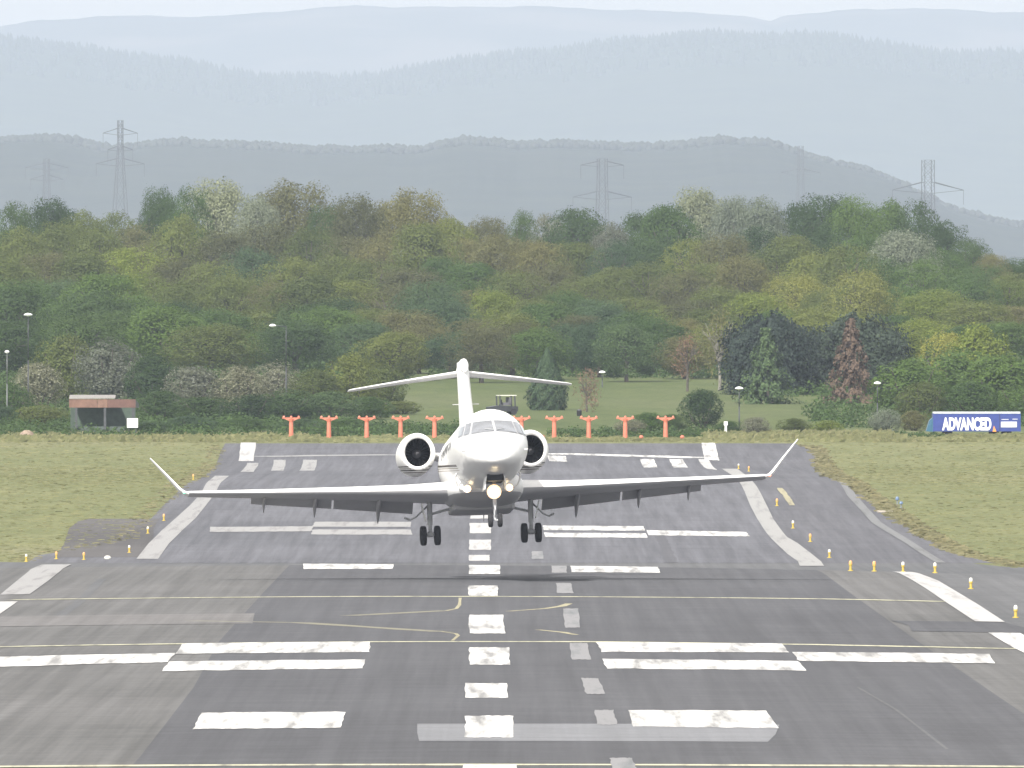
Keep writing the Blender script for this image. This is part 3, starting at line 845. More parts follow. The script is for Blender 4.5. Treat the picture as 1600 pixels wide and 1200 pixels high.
BUSH = [
 # px, d, ytop, w, sp, label
 (1420, 1720, 560, 130, 'g', 'large green bush above the pale silvery bush'),
 (1490, 1740, 536, 150, 'g', 'large green bush rising behind the front of the blue trailer'),
 (1568, 1730, 552, 150, 'g', 'large green bush rising behind the rear of the blue trailer'),
 (1530, 1790, 506, 120, 'y', 'yellowish bush showing above the green bushes behind the trailer'),
 (1478, 1800, 512, 100, 'Y', 'yellowish bush above the right end of the black conifers'),
 (1440, 1690, 598, 90, 'o', 'olive bush between the silvery bush and the trailer'),
 (1596, 1690, 602, 90, 'g', 'green bush cut by the right picture edge above the trailer'),
 (1516, 1690, 596, 100, 'g', 'low green bush right behind the lettered side of the trailer'),
 (1240, 1600, 656, 60, 'o', 'low olive scrub at the foot of the green conifer'),
 (1180, 1590, 652, 50, 'B', 'low pale flowering scrub beside the lamp post foot'),
 (1290, 1600, 664, 60, 'y', 'low fresh green scrub below the dead conifer'),
 (985, 1600, 655, 54, 'B', 'small flowering bramble behind the ninth orange mast'),
 (1012, 1612, 646, 60, 'g', 'small green bush between the ninth and tenth orange masts'),
 (1050, 1625, 650, 56, 'd', 'small dark bush behind the tenth orange mast'),
 (1140, 1600, 662, 50, 'g', 'small green bush between the round bush and the lamp post'),
 (100, 1790, 522, 110, 'o', 'olive hawthorn above the red-brown shelter'),
 (170, 1780, 526, 120, 'B', 'greyish flowering hawthorn above the right end of the shelter'),
 (60, 1740, 566, 90, 'B', 'greyish flowering hawthorn left of the shelter roof'),
 (240, 1760, 556, 100, 'd', 'dark hawthorn right of the red-brown shelter'),
 (300, 1720, 568, 100, 'B', 'pale flowering hawthorn above the left grass verge end'),
 (368, 1720, 572, 100, 'B', 'pale flowering hawthorn above the left threshold block'),
 (430, 1725, 562, 96, 'B', 'pale flowering hawthorn above the first orange mast'),
 (492, 1720, 576, 90, 'o', 'olive hawthorn above the second orange mast'),
 (548, 1725, 552, 96, 'o', 'olive hawthorn above the third orange mast'),
 (598, 1740, 568, 80, 'o', 'olive hawthorn under the left half of the tailplane'),
 (10, 1680, 600, 90, 'g', 'green bush at the left picture edge below the short lamp post'),
 (62, 1650, 634, 100, 'o', 'olive bush left of the shelter post'),
 (-5, 1640, 632, 70, 't', 'blue-green bush cut by the left picture edge'),
 (250, 1680, 612, 100, 'd', 'dark bush right of the white sign'),
 (318, 1670, 620, 110, 'd', 'dark bush behind the left grass verge end'),
 (390, 1665, 618, 110, 'd', 'dark bush behind the left threshold block'),
 (452, 1670, 606, 100, 'd', 'dark bush behind the first orange mast'),
 (516, 1675, 612, 100, 't', 'blue-green bush behind the second orange mast'),
 (576, 1690, 622, 90, 'g', 'green bush behind the third orange mast'),
 (628, 1720, 634, 70, 'o', 'low olive bush behind the fourth orange mast'),
 (300, 1610, 652, 90, 't', 'low blue-green scrub along the left verge end'),
 (232, 1600, 664, 80, 'd', 'low dark scrub just right of the white sign'),
 (380, 1610, 656, 90, 'g', 'low green scrub behind the threshold block'),
 (470, 1610, 660, 90, 't', 'low blue-green scrub between the first two orange masts'),
 (545, 1612, 662, 80, 'g', 'low green scrub between the second and third orange masts'),
]
for k, (px, d, yt, wd, sp, lab) in enumerate(BUSH):
    tree('bush', px, d, yt - 4, wd * 1.12, 'bush', sp, lab, 'bushes along the airfield edge', 'bush', var=k)

# ------------------------------------------------------------------ grass tufts (nobody could count them)
def grass_tufts(name, regions, label, mat=None):
    VV, FF, k = [], [], 0
    rng = np.random.default_rng(5)
    for (xa, xb, da, db, n, h, inside) in regions:
        x = rng.uniform(xa, xb, n); d = rng.uniform(da, db, n)
        ok = inside(x, d)
        x, d = x[ok], d[ok]
        n2 = len(x)
        z = gz(x, d) - 0.02
        hh = h * rng.uniform(0.35, 1.3, n2)
        ww = rng.uniform(0.08, 0.28, n2)
        a = rng.uniform(-0.9, 0.9, n2)
        dx, dy = np.cos(a) * ww, np.sin(a) * ww
        lean = rng.normal(0, 0.10, n2)
        V = np.stack([np.stack([x - dx, d - dy, z], 1), np.stack([x + dx, d + dy, z], 1), np.stack([x + dx * 0.5 + lean, d + dy * 0.5 + 0.03, z + hh], 1), np.stack([x - dx * 0.6 + lean, d - dy * 0.6 + 0.03, z + hh * 0.8], 1)], 1).reshape(-1, 3)
        VV.append(V); FF.append(np.arange(n2 * 4).reshape(-1, 4) + k); k += n2 * 4
    o = link(name, mesh_np(name, np.concatenate(VV), np.concatenate(FF)), mat or leafmat('grass_blades', (0.255, 0.27, 0.135), (0.33, 0.325, 0.18), 0.15, 0.55, 0.15))
    return tag(o, label, 'grass', None, 'stuff')
fr = sorted(far_rows)
fd_, fl_, fr_ = [r[0] for r in fr], [r[1] for r in fr], [r[2] for r in fr]
outside = lambda x, d: (x < np.interp(d, fd_, fl_) - 0.15) | (x > np.interp(d, fd_, fr_) + 0.15) | (d > fd_[-1] + 1)
grass_tufts('grass', [
    (-36, -8, 1015, 1560, 30000, 0.045, outside), (8, 40, 1015, 1560, 30000, 0.045, outside),
    (-34, 36, 1524, 1600, 14000, 0.18, outside), 
    (-34, -12, 1530, 1600, 2500, 0.30, outside), (12, 24, 1540, 1600, 3000, 0.38, outside)],
    'rough olive grass on both verges and the lawn beyond the runway end')
def rng_w(x, d):
    return 0.5 * (np.sin(x * 91.7 + d * 13.3) ** 8)
def near_edge(x, d):
    a, b_ = np.interp(d, fd_, fl_), np.interp(d, fd_, fr_)
    w_ = 0.12 + 0.35 * np.sin(d * 0.06) ** 2 + 0.25 * np.sin(d * 0.17) + rng_w(x, d)
    return ((x > a - 0.9) & (x < a + 0.35 * w_)) | ((x < b_ + 0.9) & (x > b_ - 0.35 * w_))
grass_tufts('weeds', [(-26, -8, 1022, 1510, 18000, 0.06, near_edge), (8, 24, 1022, 1510, 42000, 0.10, near_edge)],
    'dry brown weeds growing over the edge of the asphalt', leafmat('grass_weeds', (0.26, 0.245, 0.13), (0.33, 0.29, 0.16), 0.3, 0.4, 0.3))

# ------------------------------------------------------------------ the jet
M_jet = plain('jet_white', (0.88, 0.88, 0.87), 0.38, var=0.015, scale=0.7, coat=0.12, spec=0.35)
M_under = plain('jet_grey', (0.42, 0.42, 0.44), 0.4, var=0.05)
M_metal = plain('bare_metal', (0.55, 0.55, 0.56), 0.28, 0.9, var=0.08)
M_strut = plain('gear_paint', (0.50, 0.51, 0.53), 0.4, var=0.1, scale=8)
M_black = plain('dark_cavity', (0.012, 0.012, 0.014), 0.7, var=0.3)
M_tyre = plain('tyre_rubber', (0.018, 0.018, 0.02), 0.85, var=0.3, scale=10)
M_fan = plain('fan_metal', (0.06, 0.06, 0.068), 0.4, 0.5, var=0.2)
M_seal = plain('window_seal', (0.42, 0.43, 0.45), 0.5)
M_glass = plain('cockpit_glass', (0.15, 0.165, 0.185), 0.06, var=0.25, scale=6, spec=1.0, coat=1.0)
M_cabin = plain('cabin_glass', (0.05, 0.055, 0.065), 0.08, spec=0.9, coat=1.0)
M_lamp = emit('landing_lamp', (1.0, 0.82, 0.50), 4.0)
M_lamp2 = emit('taxi_lamp', (1.0, 0.86, 0.62), 3.0)
M_halo = emit('halo_glow', (1.0, 0.56, 0.22), 1.1)  # glowing ring added for the warm glare around the lamps
M_red = emit('port_lamp', (1.0, 0.22, 0.08), 1.2)
M_grn = emit('starboard_lamp', (0.15, 0.9, 0.55), 0.8)
def striped(name, bands, fwd=None):
    """white with brown-black cheat lines at heights of the part's own axis (printed stripes), or a painted-in shade band on the belly"""
    m, n, p = newmat(name)
    tc = N(n, 'ShaderNodeTexCoord')
    sx = N(n, 'ShaderNodeSeparateXYZ')
    n.links.new(tc.outputs['Object'], sx.inputs[0])
    c = (0.86, 0.86, 0.85)
    for lo, hi, col, slope in bands:
        z = N(n, 'ShaderNodeMath', operation='MULTIPLY_ADD')
        n.links.new(sx.outputs['Y'], z.inputs[0]); z.inputs[1].default_value = slope
        n.links.new(sx.outputs['Z'], z.inputs[2])
        a = N(n, 'ShaderNodeMath', operation='GREATER_THAN'); n.links.new(z.outputs[0], a.inputs[0]); a.inputs[1].default_value = lo
        b = N(n, 'ShaderNodeMath', operation='LESS_THAN'); n.links.new(z.outputs[0], b.inputs[0]); b.inputs[1].default_value = hi
        if fwd is not None:
            g = N(n, 'ShaderNodeMath', operation='GREATER_THAN'); n.links.new(sx.outputs['Y'], g.inputs[0]); g.inputs[1].default_value = fwd
            g2 = N(n, 'ShaderNodeMath', operation='MULTIPLY'); n.links.new(g.outputs[0], g2.inputs[0]); n.links.new(b.outputs[0], g2.inputs[1]); b = g2
        k = N(n, 'ShaderNodeMath', operation='MULTIPLY'); n.links.new(a.outputs[0], k.inputs[0]); n.links.new(b.outputs[0], k.inputs[1])
        c = mix(n, k.outputs[0], c, col)
    n.links.new(c, p.inputs['Base Color'])
    p.inputs['Roughness'].default_value = 0.38
    p.inputs['Specular IOR Level'].default_value = 0.35
    p.inputs['Coat Weight'].default_value = 0.12
    return m

JD = 800.0
OX, OY, OZ = 0.0, 11.0, -2.6
def J(v): return (v[0] - OX, v[1] - OY, v[2] - OZ)
jet = thing('business_jet', 'white twin-engine business jet with upturned winglets landing over the runway', 'jet', (0, 0, 0))
JR = Matrix.Rotation(0.0575, 4, 'Z') @ Matrix.Rotation(-0.029, 4, 'Y') @ Matrix.Rotation(-0.070, 4, 'X')
# main gear axle middle must stand at photo (747.7, 722) for the fuselage axis there, JD metres away
axis_pt = Vector((at(747.7, JD), JD, zat(722, JD)))
jet.matrix_world = Matrix.Translation(axis_pt - (JR @ Vector((0, 0, -OZ)))) @ JR

class JB(MB):
    def build(s, name, mat, parent=None, smooth=True, angle=35, oval=None, **k):
        if oval: s.v = [(oval[0] + (v[0] - oval[0]) * 0.93, v[1], oval[1] + (v[2] - oval[1]) * 1.03) for v in s.v]
        s.v = [J(v) for v in s.v]
        return MB.build(s, name, mat, parent or jet, smooth, angle=angle)

FS = np.array([  # Y, zc, half width, up, down
    (0.00, -0.56, 0.02, 0.02, 0.02), (0.06, -0.56, 0.18, 0.15, 0.13), (0.20, -0.55, 0.34, 0.29, 0.21), (0.50, -0.50, 0.54, 0.52, 0.33), (1.00, -0.41, 0.75, 0.69, 0.47),
    (1.60, -0.29, 0.91, 0.78, 0.66), (2.10, -0.19, 1.00, 0.81, 0.82), (2.40, -0.10, 1.045, 0.85, 0.94), (2.80, -0.06, 1.09, 1.00, 1.01), (3.20, -0.03, 1.125, 1.12, 1.07), (3.70, 0.0, 1.15, 1.19, 1.12),
    (4.60, 0.0, 1.17, 1.22, 1.17), (8.0, 0.0, 1.17, 1.22, 1.17), (13.0, 0.0, 1.17, 1.22, 1.17), (15.0, 0.10, 1.08, 1.10, 1.10), (17.0, 0.30, 0.82, 0.86, 0.90), (18.8, 0.46, 0.48, 0.58, 0.58), (20.2, 0.56, 0.20, 0.30, 0.28), (20.6, 0.58, 0.08, 0.10, 0.10)])
def fsec(Y):
    return [np.interp(Y, FS[:, 0], FS[:, k]) for k in range(1, 5)]
def fpt(Y, th, off=0.0):
    zc, hw, up, dn = fsec(Y)
    c, s = math.cos(th), math.sin(th)
    r = up if s >= 0 else dn
    return (c * (hw + off), Y, zc + s * (r + off))
def ffront(x, z, off=0.015):
    """point of the nose skin that shows at (x, z) from ahead"""
    lo, hi = 0.0, 5.0
    for _ in range(40):
        Y = (lo + hi) / 2
        zc, hw, up, dn = fsec(Y)
        r = up if z > zc else dn
        if (x / hw) ** 2 + ((z - zc) / r) ** 2 > 1: lo = Y
        else: hi = Y
    return (x * (1 + off * 0.3), hi - off, z + off * 0.5)
b = JB()
Ys = sorted(set(np.concatenate([FS[:, 0], np.linspace(0.3, 4.5, 22), np.linspace(5, 20, 16)]).tolist()))
b.rings([[fpt(Y, 2 * math.pi * i / 48) for i in range(48)] for Y in Ys])
b.build('fuselage', striped('fuselage_livery', [(2.46, 2.53, (0.05, 0.035, 0.03), -0.062), (2.40, 2.43, (0.32, 0.26, 0.22), -0.062), (2.33, 2.355, (0.36, 0.30, 0.26), -0.062)], -6.4))

# windscreen: two front panes, two side panes each side, with seals
def pane(x0a, x1a, x0b, x1b, z0, z1, za=0, zb=0):
    """x at the bottom (a) and top (b)"""
    n = 6
    for nm, grow, off, mat in (('window_seal', 0.028, 0.012, M_seal), ('windscreen_pane', 0.0, 0.028, M_glass)):
        m = JB(); V = []; Fq = []
        for j in range(n + 1):
            v = j / n
            for i in range(n + 1):
                u = i / n
                xl = x0a + (x0b - x0a) * v - grow * (1 if x1a > x0a else -1)
                xr = x1a + (x1b - x1a) * v + grow * (1 if x1a > x0a else -1)
                zz = (z0 - grow) + (z1 - z0 + 2 * grow) * v + (za + (zb - za) * u)
                x = xl + (xr - xl) * u
                V.append(ffront(x, zz, off))
        for j in range(n):
            for i in range(n):
                p = j * (n + 1) + i
                Fq.append((p, p + 1, p + n + 2, p + n + 1))
        m.add(V, Fq)
        o = m.build(nm, mat, pane.seal if nm == 'windscreen_pane' else None)
        if nm == 'window_seal': pane.seal = o
        else: o.parent = pane.seal
for s in (-1, 1):
    pane(s * 0.04, s * 0.71, s * 0.04, s * 0.60, 0.33, 0.74, 0.0, -0.03)
    pane(s * 0.77, s * 0.92, s * 0.66, s * 0.80, 0.31, 0.70, 0, -0.02)
    pane(s * 0.96, s * 1.055, s * 0.85, s * 0.985, 0.30, 0.62, 0, -0.02)
for s in (-1, 1):
    for k in range(6):
        Yc = 6.0 + k * 1.02
        m = JB(); V = []
        for t in range(14):
            a = 2 * math.pi * t / 14
            V.append(fpt(Yc + 0.2 * math.cos(a), (math.asin(0.22 + 0.17 * math.sin(a)) if s > 0 else math.pi - math.asin(0.22 + 0.17 * math.sin(a))), 0.012))
        m.add(V, [tuple(range(14))])
        m.build('cabin_window', M_cabin)
# wiper and probes at the nose
m = JB(); m.tube(ffront(-0.03, 0.36, 0.05), ffront(-0.30, 0.42, 0.05), 0.012); m.tube(ffront(0.03, 0.36, 0.05), ffront(0.30, 0.41, 0.05), 0.012); m.build('wiper', M_seal)
for s in (-1, 1):
    m = JB(); p = fpt(1.7, 0.05 if s > 0 else math.pi - 0.05)
    m.tube(p, (p[0] + s * 0.10, p[1] - 0.02, p[2]), 0.014); m.tube((p[0] + s * 0.10, p[1] - 0.02, p[2]), (p[0] + s * 0.10, p[1] - 0.24, p[2]), 0.011)
    m.build('pitot_probe', M_metal)
# belly fairing with the wing-root shoulders
def frame(Y, hw, zt, zb, n=2.6):
    zc, r = (zt + zb) / 2, (zt - zb) / 2
    out = []
    for i in range(40):
        t = 2 * math.pi * i / 40
        c, s = math.cos(t), math.sin(t)
        e = 2 / n
        out.append((math.copysign(abs(c) ** e, c) * hw, Y, zc + math.copysign(abs(s) ** e, s) * r))
    return out
m = JB()
m.rings([frame(6.15, 0.55, -0.85, -1.20), frame(6.35, 0.86, -0.68, -1.33), frame(6.8, 1.12, -0.56, -1.47), frame(7.5, 1.20, -0.50, -1.53), frame(8.6, 1.24, -0.5, -1.57), frame(10.5, 1.22, -0.5, -1.57), frame(12.0, 1.1, -0.55, -1.48), frame(13.6, 0.8, -0.7, -1.28), frame(14.4, 0.4, -0.85, -1.1)])
m.build('belly_fairing', striped('belly_white_shaded', [(0.0, 1.36, (0.40, 0.40, 0.41), 0.0)]))  # grey band paints the shade onto the lower part of the fairing
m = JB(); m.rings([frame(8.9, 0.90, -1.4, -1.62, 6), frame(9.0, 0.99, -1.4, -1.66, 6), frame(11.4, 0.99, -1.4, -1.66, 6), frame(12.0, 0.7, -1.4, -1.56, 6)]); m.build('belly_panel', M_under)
m = JB(); m.tube((0.02, 9.4, -1.75), (0.02, 9.5, -1.98), 0.02, 0.012); m.build('antenna', M_under)

def foil(x, Y0, chord, z, t, cant=0.0, n=14, camber=0.02, twist=0.0):
    """section ring: closed loop round an airfoil; cant turns thickness sideways for winglets and fin"""
    up, lo = [], []
    for i in range(n + 1):
        c = 0.5 * (1 - math.cos(math.pi * i / n))
        h = 5 * t * (0.2969 * math.sqrt(c) - 0.126 * c - 0.3516 * c * c + 0.2843 * c ** 3 - 0.1036 * c ** 4)
        k = camber * 4 * c * (1 - c)
        up.append((c, k + h)); lo.append((c, k - h))
    loop = up + lo[-2:0:-1]
    return [(x - math.sin(cant) * h * chord, Y0 + c * chord, z + math.cos(cant) * h * chord - twist * (c - 0.3) * chord) for c, h in loop]

def lower_mat():
    """white upper skin, underside shade painted in as grey: split by the face's own direction in the part's frame"""
    return M_jet
NO = {}
for s in (-1, 1):
    m = JB()
    st = [(0.9, 7.45, 4.9, -1.12, 0.125), (2.4, 8.45, 3.75, -1.04, 0.12), (4.0, 9.30, 3.05, -0.95, 0.115), (6.5, 10.62, 2.15, -0.81, 0.11), (8.7, 11.76, 1.50, -0.685, 0.105), (9.15, 12.02, 1.36, -0.655, 0.10)]
    m.rings([foil(s * x, y, c, z, t, twist=0.035) for x, y, c, z, t in st])
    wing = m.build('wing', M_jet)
    wing.data.materials.append(M_under)  # downward faces turn grey: underside shade put into the colour
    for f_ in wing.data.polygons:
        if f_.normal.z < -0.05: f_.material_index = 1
    # winglet
    m = JB()
    wl = [(9.15, 12.02, 1.36, -0.655, 0.10, 0.05), (9.30, 12.13, 1.26, -0.60, 0.10, 0.45), (9.42, 12.26, 1.15, -0.49, 0.10, 0.80), (9.80, 12.65, 0.88, -0.02, 0.09, 0.85), (10.30, 13.12, 0.52, 0.57, 0.08, 0.85)]
    m.rings([foil(s * x, y, c, z, t, cant=s * ca, camber=0) for x, y, c, z, t, ca in wl])
    m.build('winglet', M_jet)
    # flaps, drooped behind the rear spar, in two panels
    for (xa, xb) in ((2.05, 4.55), (4.62, 7.15)):
        m = JB(); rr = []
        for x in (xa, xb):
            yr = np.interp(x, [0.9, 2.4, 4.0, 6.5, 8.7], [7.45 + 4.9, 8.45 + 3.75, 9.3 + 3.05, 10.62 + 2.15, 11.76 + 1.5])
            z = np.interp(x, [0.9, 9.15], [-1.12, -0.655])
            ch = np.interp(x, [2.0, 7.2], [1.05, 0.62])
            a = R(27)
            ring = []
            for c, h in ((0, 0.0), (0.15, 0.075), (0.45, 0.085), (1.0, 0.01), (1.0, -0.012), (0.45, -0.04), (0.12, -0.055)):
                u, v = c * ch, h * ch * 1.3
                ring.append((s * x, yr - 0.30 + u * math.cos(a) + v * math.sin(a), z + 0.07 - u * math.sin(a) + v * math.cos(a)))
            rr.append(ring)
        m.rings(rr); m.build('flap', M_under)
    for x in (3.15, 5.15, 6.75):
        m = JB()
        yr = np.interp(x, [0.9, 2.4, 4.0, 6.5, 8.7], [12.35, 12.2, 12.35, 12.77, 13.26])
        z = np.interp(x, [0.9, 9.15], [-1.12, -0.655])
        k = np.interp(x, [3, 7], [1.0, 0.62])
        m.rings([[(s * x + r * 0.9 * math.cos(t), yr + dy, z + dz + r * 1.5 * math.sin(t)) for t in np.linspace(0, 2 * math.pi, 12, endpoint=False)]
                 for dy, dz, r in ((-1.5 * k, -0.08, 0.01), (-1.2 * k, -0.10, 0.06 * k), (-0.5 * k, -0.14 * k, 0.085 * k), (0.15 * k, -0.32 * k, 0.085 * k), (0.62 * k, -0.62 * k, 0.05 * k), (0.75 * k, -0.74 * k, 0.012))])
        m.build('flap_fairing', M_under)
    m = JB(); m.lathe([(-0.10, 0.004), (-0.07, 0.03), (0.02, 0.042), (0.12, 0.02)], 'y', 12, (s * 9.30, 12.14, -0.62), True, True)
    m.build('navigation_light', M_red if s > 0 else M_grn)
    # main gear
    gx0 = s * 1.60
    m = JB(); m.tube((gx0, 10.9, -1.2), (gx0, 11.0, -1.95), 0.085, 0.085, 12); m.tube((gx0, 11.0, -1.95), (gx0, 11.02, -2.20), 0.055, 0.055, 12); m.lathe([(-0.09, 0.09), (0.09, 0.09)], 'x', 12, (gx0, 11.02, -2.25), True, True)
    m.tube((gx0 - 0.16, 11.02, -2.26), (gx0 + 0.16, 11.02, -2.26), 0.045); gear = m.build('main_gear_leg', M_strut)
    m = JB(); m.tube((gx0, 11.0, -1.62), (s * 0.72, 10.9, -1.40), 0.040); m.build('side_brace', M_strut)
    m = JB(); m.tube((gx0, 11.05, -1.9), (gx0, 11.42, -2.05), 0.03); m.tube((gx0, 11.42, -2.05), (gx0, 11.1, -2.24), 0.03); m.build('torque_link', M_strut)
    m = JB(); m.tube((gx0 + s * 0.06, 11.1, -1.34), (gx0 + s * 0.42, 11.5, -1.66), 0.028); m.tube((gx0 + s * 0.42, 11.5, -1.66), (gx0 + s * 0.60, 11.6, -1.74), 0.025); m.tube((gx0 + s * 0.60, 11.6, -1.74), (gx0 + s * 0.78, 11.6, -1.66), 0.035); m.build('door_linkage', M_strut)
    m = JB(); m.box(gx0 + s * 0.20, 10.95, -1.55, 0.025, 0.62, 0.56, Matrix.Rotation(s * 0.22, 3, 'Y')); m.build('gear_door', M_jet, smooth=False)
    for o_ in (-1, 1):
        m = JB(); c = (gx0 + o_ * 0.222, 11.02, -2.285)
        m.lathe([(-0.10, 0.16), (-0.105, 0.22), (-0.09, 0.285), (-0.05, 0.312), (0.05, 0.312), (0.09, 0.285), (0.105, 0.22), (0.10, 0.16)], 'x', 28, c); wl_ = m.build('wheel', M_tyre)
        m = JB(); m.lathe([(-0.085, 0.17), (-0.06, 0.10), (-0.075, 0.03)], 'x', 20, c, False, True); m.lathe([(0.085, 0.17), (0.06, 0.10), (0.075, 0.03)], 'x', 20, c, False, True); m.build('rim', M_strut, wl_)
    # engines: nacelle skin turning into the intake, fan, spinner, pylon
    ex, ey, ez = s * 1.80, 13.0, 0.50
    m = JB()
    m.lathe([(0.95, 0.445), (0.35, 0.44), (0.12, 0.442), (0.03, 0.468), (0.0, 0.50), (0.03, 0.535), (0.15, 0.578), (0.5, 0.62), (1.2, 0.645), (2.4, 0.63), (3.4, 0.52), (4.0, 0.42), (4.0, 0.38), (3.2, 0.36)], 'y', 48, (ex, ey, ez))
    nac = m.build('engine_nacelle', striped('nacelle_livery', [(2.315, 2.345, (0.08, 0.05, 0.045), -0.062), (2.38, 2.425, (0.03, 0.022, 0.02), -0.062), (2.45, 2.47, (0.16, 0.12, 0.10), -0.062), (2.50, 2.54, (0.03, 0.022, 0.02), -0.062)]), angle=60, oval=(ex, ez))
    m = JB(); m.lathe([(-0.003, 0.50), (0.026, 0.467), (0.10, 0.4445), (0.10, 0.440)], 'y', 48, (ex, ey, ez)); m.lathe([(-0.003, 0.50), (0.03, 0.537), (0.07, 0.555)], 'y', 48, (ex, ey, ez)); m.build('intake_lip', M_jet, nac, oval=(ex, ez))
    m = JB(); m.lathe([(0.98, 0.44), (0.98, 0.02)], 'y', 40, (ex, ey, ez)); m.lathe([(0.13, 0.4395), (0.98, 0.4395)], 'y', 40, (ex, ey, ez)); m.build('intake_duct', M_black, nac, oval=(ex, ez))
    m = JB()
    for k in range(24):
        a = 2 * math.pi * k / 24
        c_, s_ = math.cos(a), math.sin(a)
        ring = [(ex + c_ * r - s_ * w_, ey + 0.86 + dy, ez + s_ * r + c_ * w_) for r, w_, dy in ((0.14, -0.02, 0.05), (0.43, -0.035, 0.07), (0.43, 0.035, -0.03), (0.14, 0.02, -0.02))]
        m.add(ring, [(0, 1, 2, 3)])
    fan = m.build('fan', M_fan, nac, smooth=False, oval=(ex, ez))
    m = JB(); m.lathe([(0.50, 0.005), (0.56, 0.06), (0.70, 0.12), (0.86, 0.15)], 'y', 20, (ex, ey, ez), True, True); m.build('spinner', plain('spinner_grey', (0.13, 0.13, 0.14), 0.5), nac)
    m = JB(); m.rings([foil(s * x, y, c, z, t, camber=0) for x, y, c, z, t in ((0.95, 13.7, 2.8, 0.40, 0.09), (1.25, 13.7, 2.7, 0.45, 0.08))]); m.build('engine_pylon', M_jet)
    m = JB(); m.rings([foil(s * x, y, c, z, t, camber=-0.01) for x, y, c, z, t in ((0.08, 18.3, 1.95, 3.36, 0.085), (1.8, 19.10, 1.40, 3.19, 0.085), (3.45, 19.9, 0.85, 3.01, 0.085), (3.58, 20.05, 0.66, 2.995, 0.07))]); m.build('tailplane', M_jet)
    # wing-root lamps and the small lamps above them
    for nm, (x, y, z, r), mt in (('landing_light', (s * 0.66, 5.98, -1.15, 0.085), M_lamp), ('taxi_light', (s * 0.52, 5.93, -0.90, 0.048), M_lamp2)):
        m = JB(); m.lathe([(0.0, r), (-0.012, r * 1.12), (0.05, r * 1.15), (0.55, r)], 'y', 18, (x, y, z), False, True); ho = m.build(nm, M_strut)
        m = JB(); m.lathe([(-0.05, 0.01), (-0.038, r * 0.62), (0.0, r)], 'y', 18, (x, y, z), True, False); m.build('lamp_lens', mt, ho)
        m = JB(); m.lathe([(-0.002, r * 1.0), (-0.022, r * 1.4)], 'y', 18, (x, y, z)); m.build('lamp_halo', M_halo, ho)  # added glowing ring, stands in for the halo of the lamp
    # the curved fillet edges in front of the wing roots
    m = JB(); pts = [(s * 0.93, 5.9, -0.60), (s * 1.02, 6.05, -0.72), (s * 1.01, 6.15, -0.88), (s * 0.95, 6.25, -1.02), (s * 0.84, 6.3, -1.14)]
    for p, q in zip(pts[:-1], pts[1:]): m.tube(p, q, 0.030)
    m.build('fillet_edge', M_jet)

m = JB()
m.rings([[(a * w_, Y0 + c * ch, z) for c, a in ((0, 0), (0.06, 0.62), (0.2, 0.95), (0.42, 1.0), (0.75, 0.6), (1.0, 0.05), (0.75, -0.6), (0.42, -1.0), (0.2, -0.95), (0.06, -0.62))] for z, Y0, ch, w_ in ((0.9, 14.6, 4.6, 0.30), (1.5, 15.4, 3.9, 0.23), (2.4, 16.4, 3.3, 0.20), (3.25, 17.2, 2.8, 0.185), (3.66, 17.5, 2.6, 0.165))])
m.build('tail_fin', M_jet, angle=60)
m = JB(); m.rings([[(math.cos(t) * w_, Y, zc + math.sin(t) * h) for t in np.linspace(0, 2 * math.pi, 20, endpoint=False)] for Y, w_, h, zc in ((17.0, 0.02, 0.04, 3.45), (17.05, 0.10, 0.18, 3.46), (17.4, 0.145, 0.25, 3.48), (18.2, 0.155, 0.29, 3.48), (19.6, 0.14, 0.22, 3.46), (20.9, 0.02, 0.03, 3.42))]); m.build('tail_bullet', M_jet)
m = JB(); m.tube((-0.42, 17.2, 2.25), (0.42, 17.2, 2.25), 0.012); m.build('tail_aerial', M_metal)

# nose gear with doors, well, leg, lamp and two wheels
ny = 2.70
m = JB(); m.box(0, 2.65, -1.02, 0.50, 1.5, 0.30); m.build('wheel_well', M_black, smooth=False)
for s in (-1, 1):
    m = JB(); m.box(s * 0.31, 2.5, -1.23, 0.025, 1.25, 0.42, Matrix.Rotation(s * -0.15, 3, 'Y')); m.build('nose_gear_door', M_jet, smooth=False)
m = JB(); m.tube((0, ny + 0.1, -1.0), (0, ny, -1.95), 0.065, 0.06, 12); m.tube((0, ny, -1.95), (0, ny, -2.36), 0.042, 0.042, 12); m.tube((-0.14, ny, -2.36), (0.14, ny, -2.36), 0.032); m.build('nose_gear_leg', M_strut)
m = JB(); m.tube((0, ny, -1.5), (0, ny + 0.9, -1.05), 0.035); m.build('drag_brace', M_strut)
m = JB(); m.tube((0, ny - 0.06, -1.9), (0, ny - 0.26, -2.05), 0.025); m.tube((0, ny - 0.26, -2.05), (0, ny - 0.05, -2.25), 0.025); m.build('torque_link', M_strut)
for o_ in (-1, 1):
    m = JB(); c = (o_ * 0.148, ny, -2.36)
    m.lathe([(-0.068, 0.11), (-0.075, 0.17), (-0.062, 0.205), (-0.035, 0.222), (0.035, 0.222), (0.062, 0.205), (0.075, 0.17), (0.068, 0.11)], 'x', 26, c); wl_ = m.build('wheel', M_tyre)
    m = JB(); m.lathe([(-0.06, 0.12), (-0.045, 0.06), (-0.05, 0.02)], 'x', 18, c, False, True); m.lathe([(0.06, 0.12), (0.045, 0.06), (0.05, 0.02)], 'x', 18, c, False, True); m.build('rim', M_strut, wl_)
c = (-0.02, ny - 0.14, -1.48)
m = JB(); m.lathe([(-0.02, 0.160), (-0.035, 0.18), (0.02, 0.19), (0.10, 0.15), (0.13, 0.05)], 'y', 24, c, False, True); ho = m.build('landing_light', M_strut)
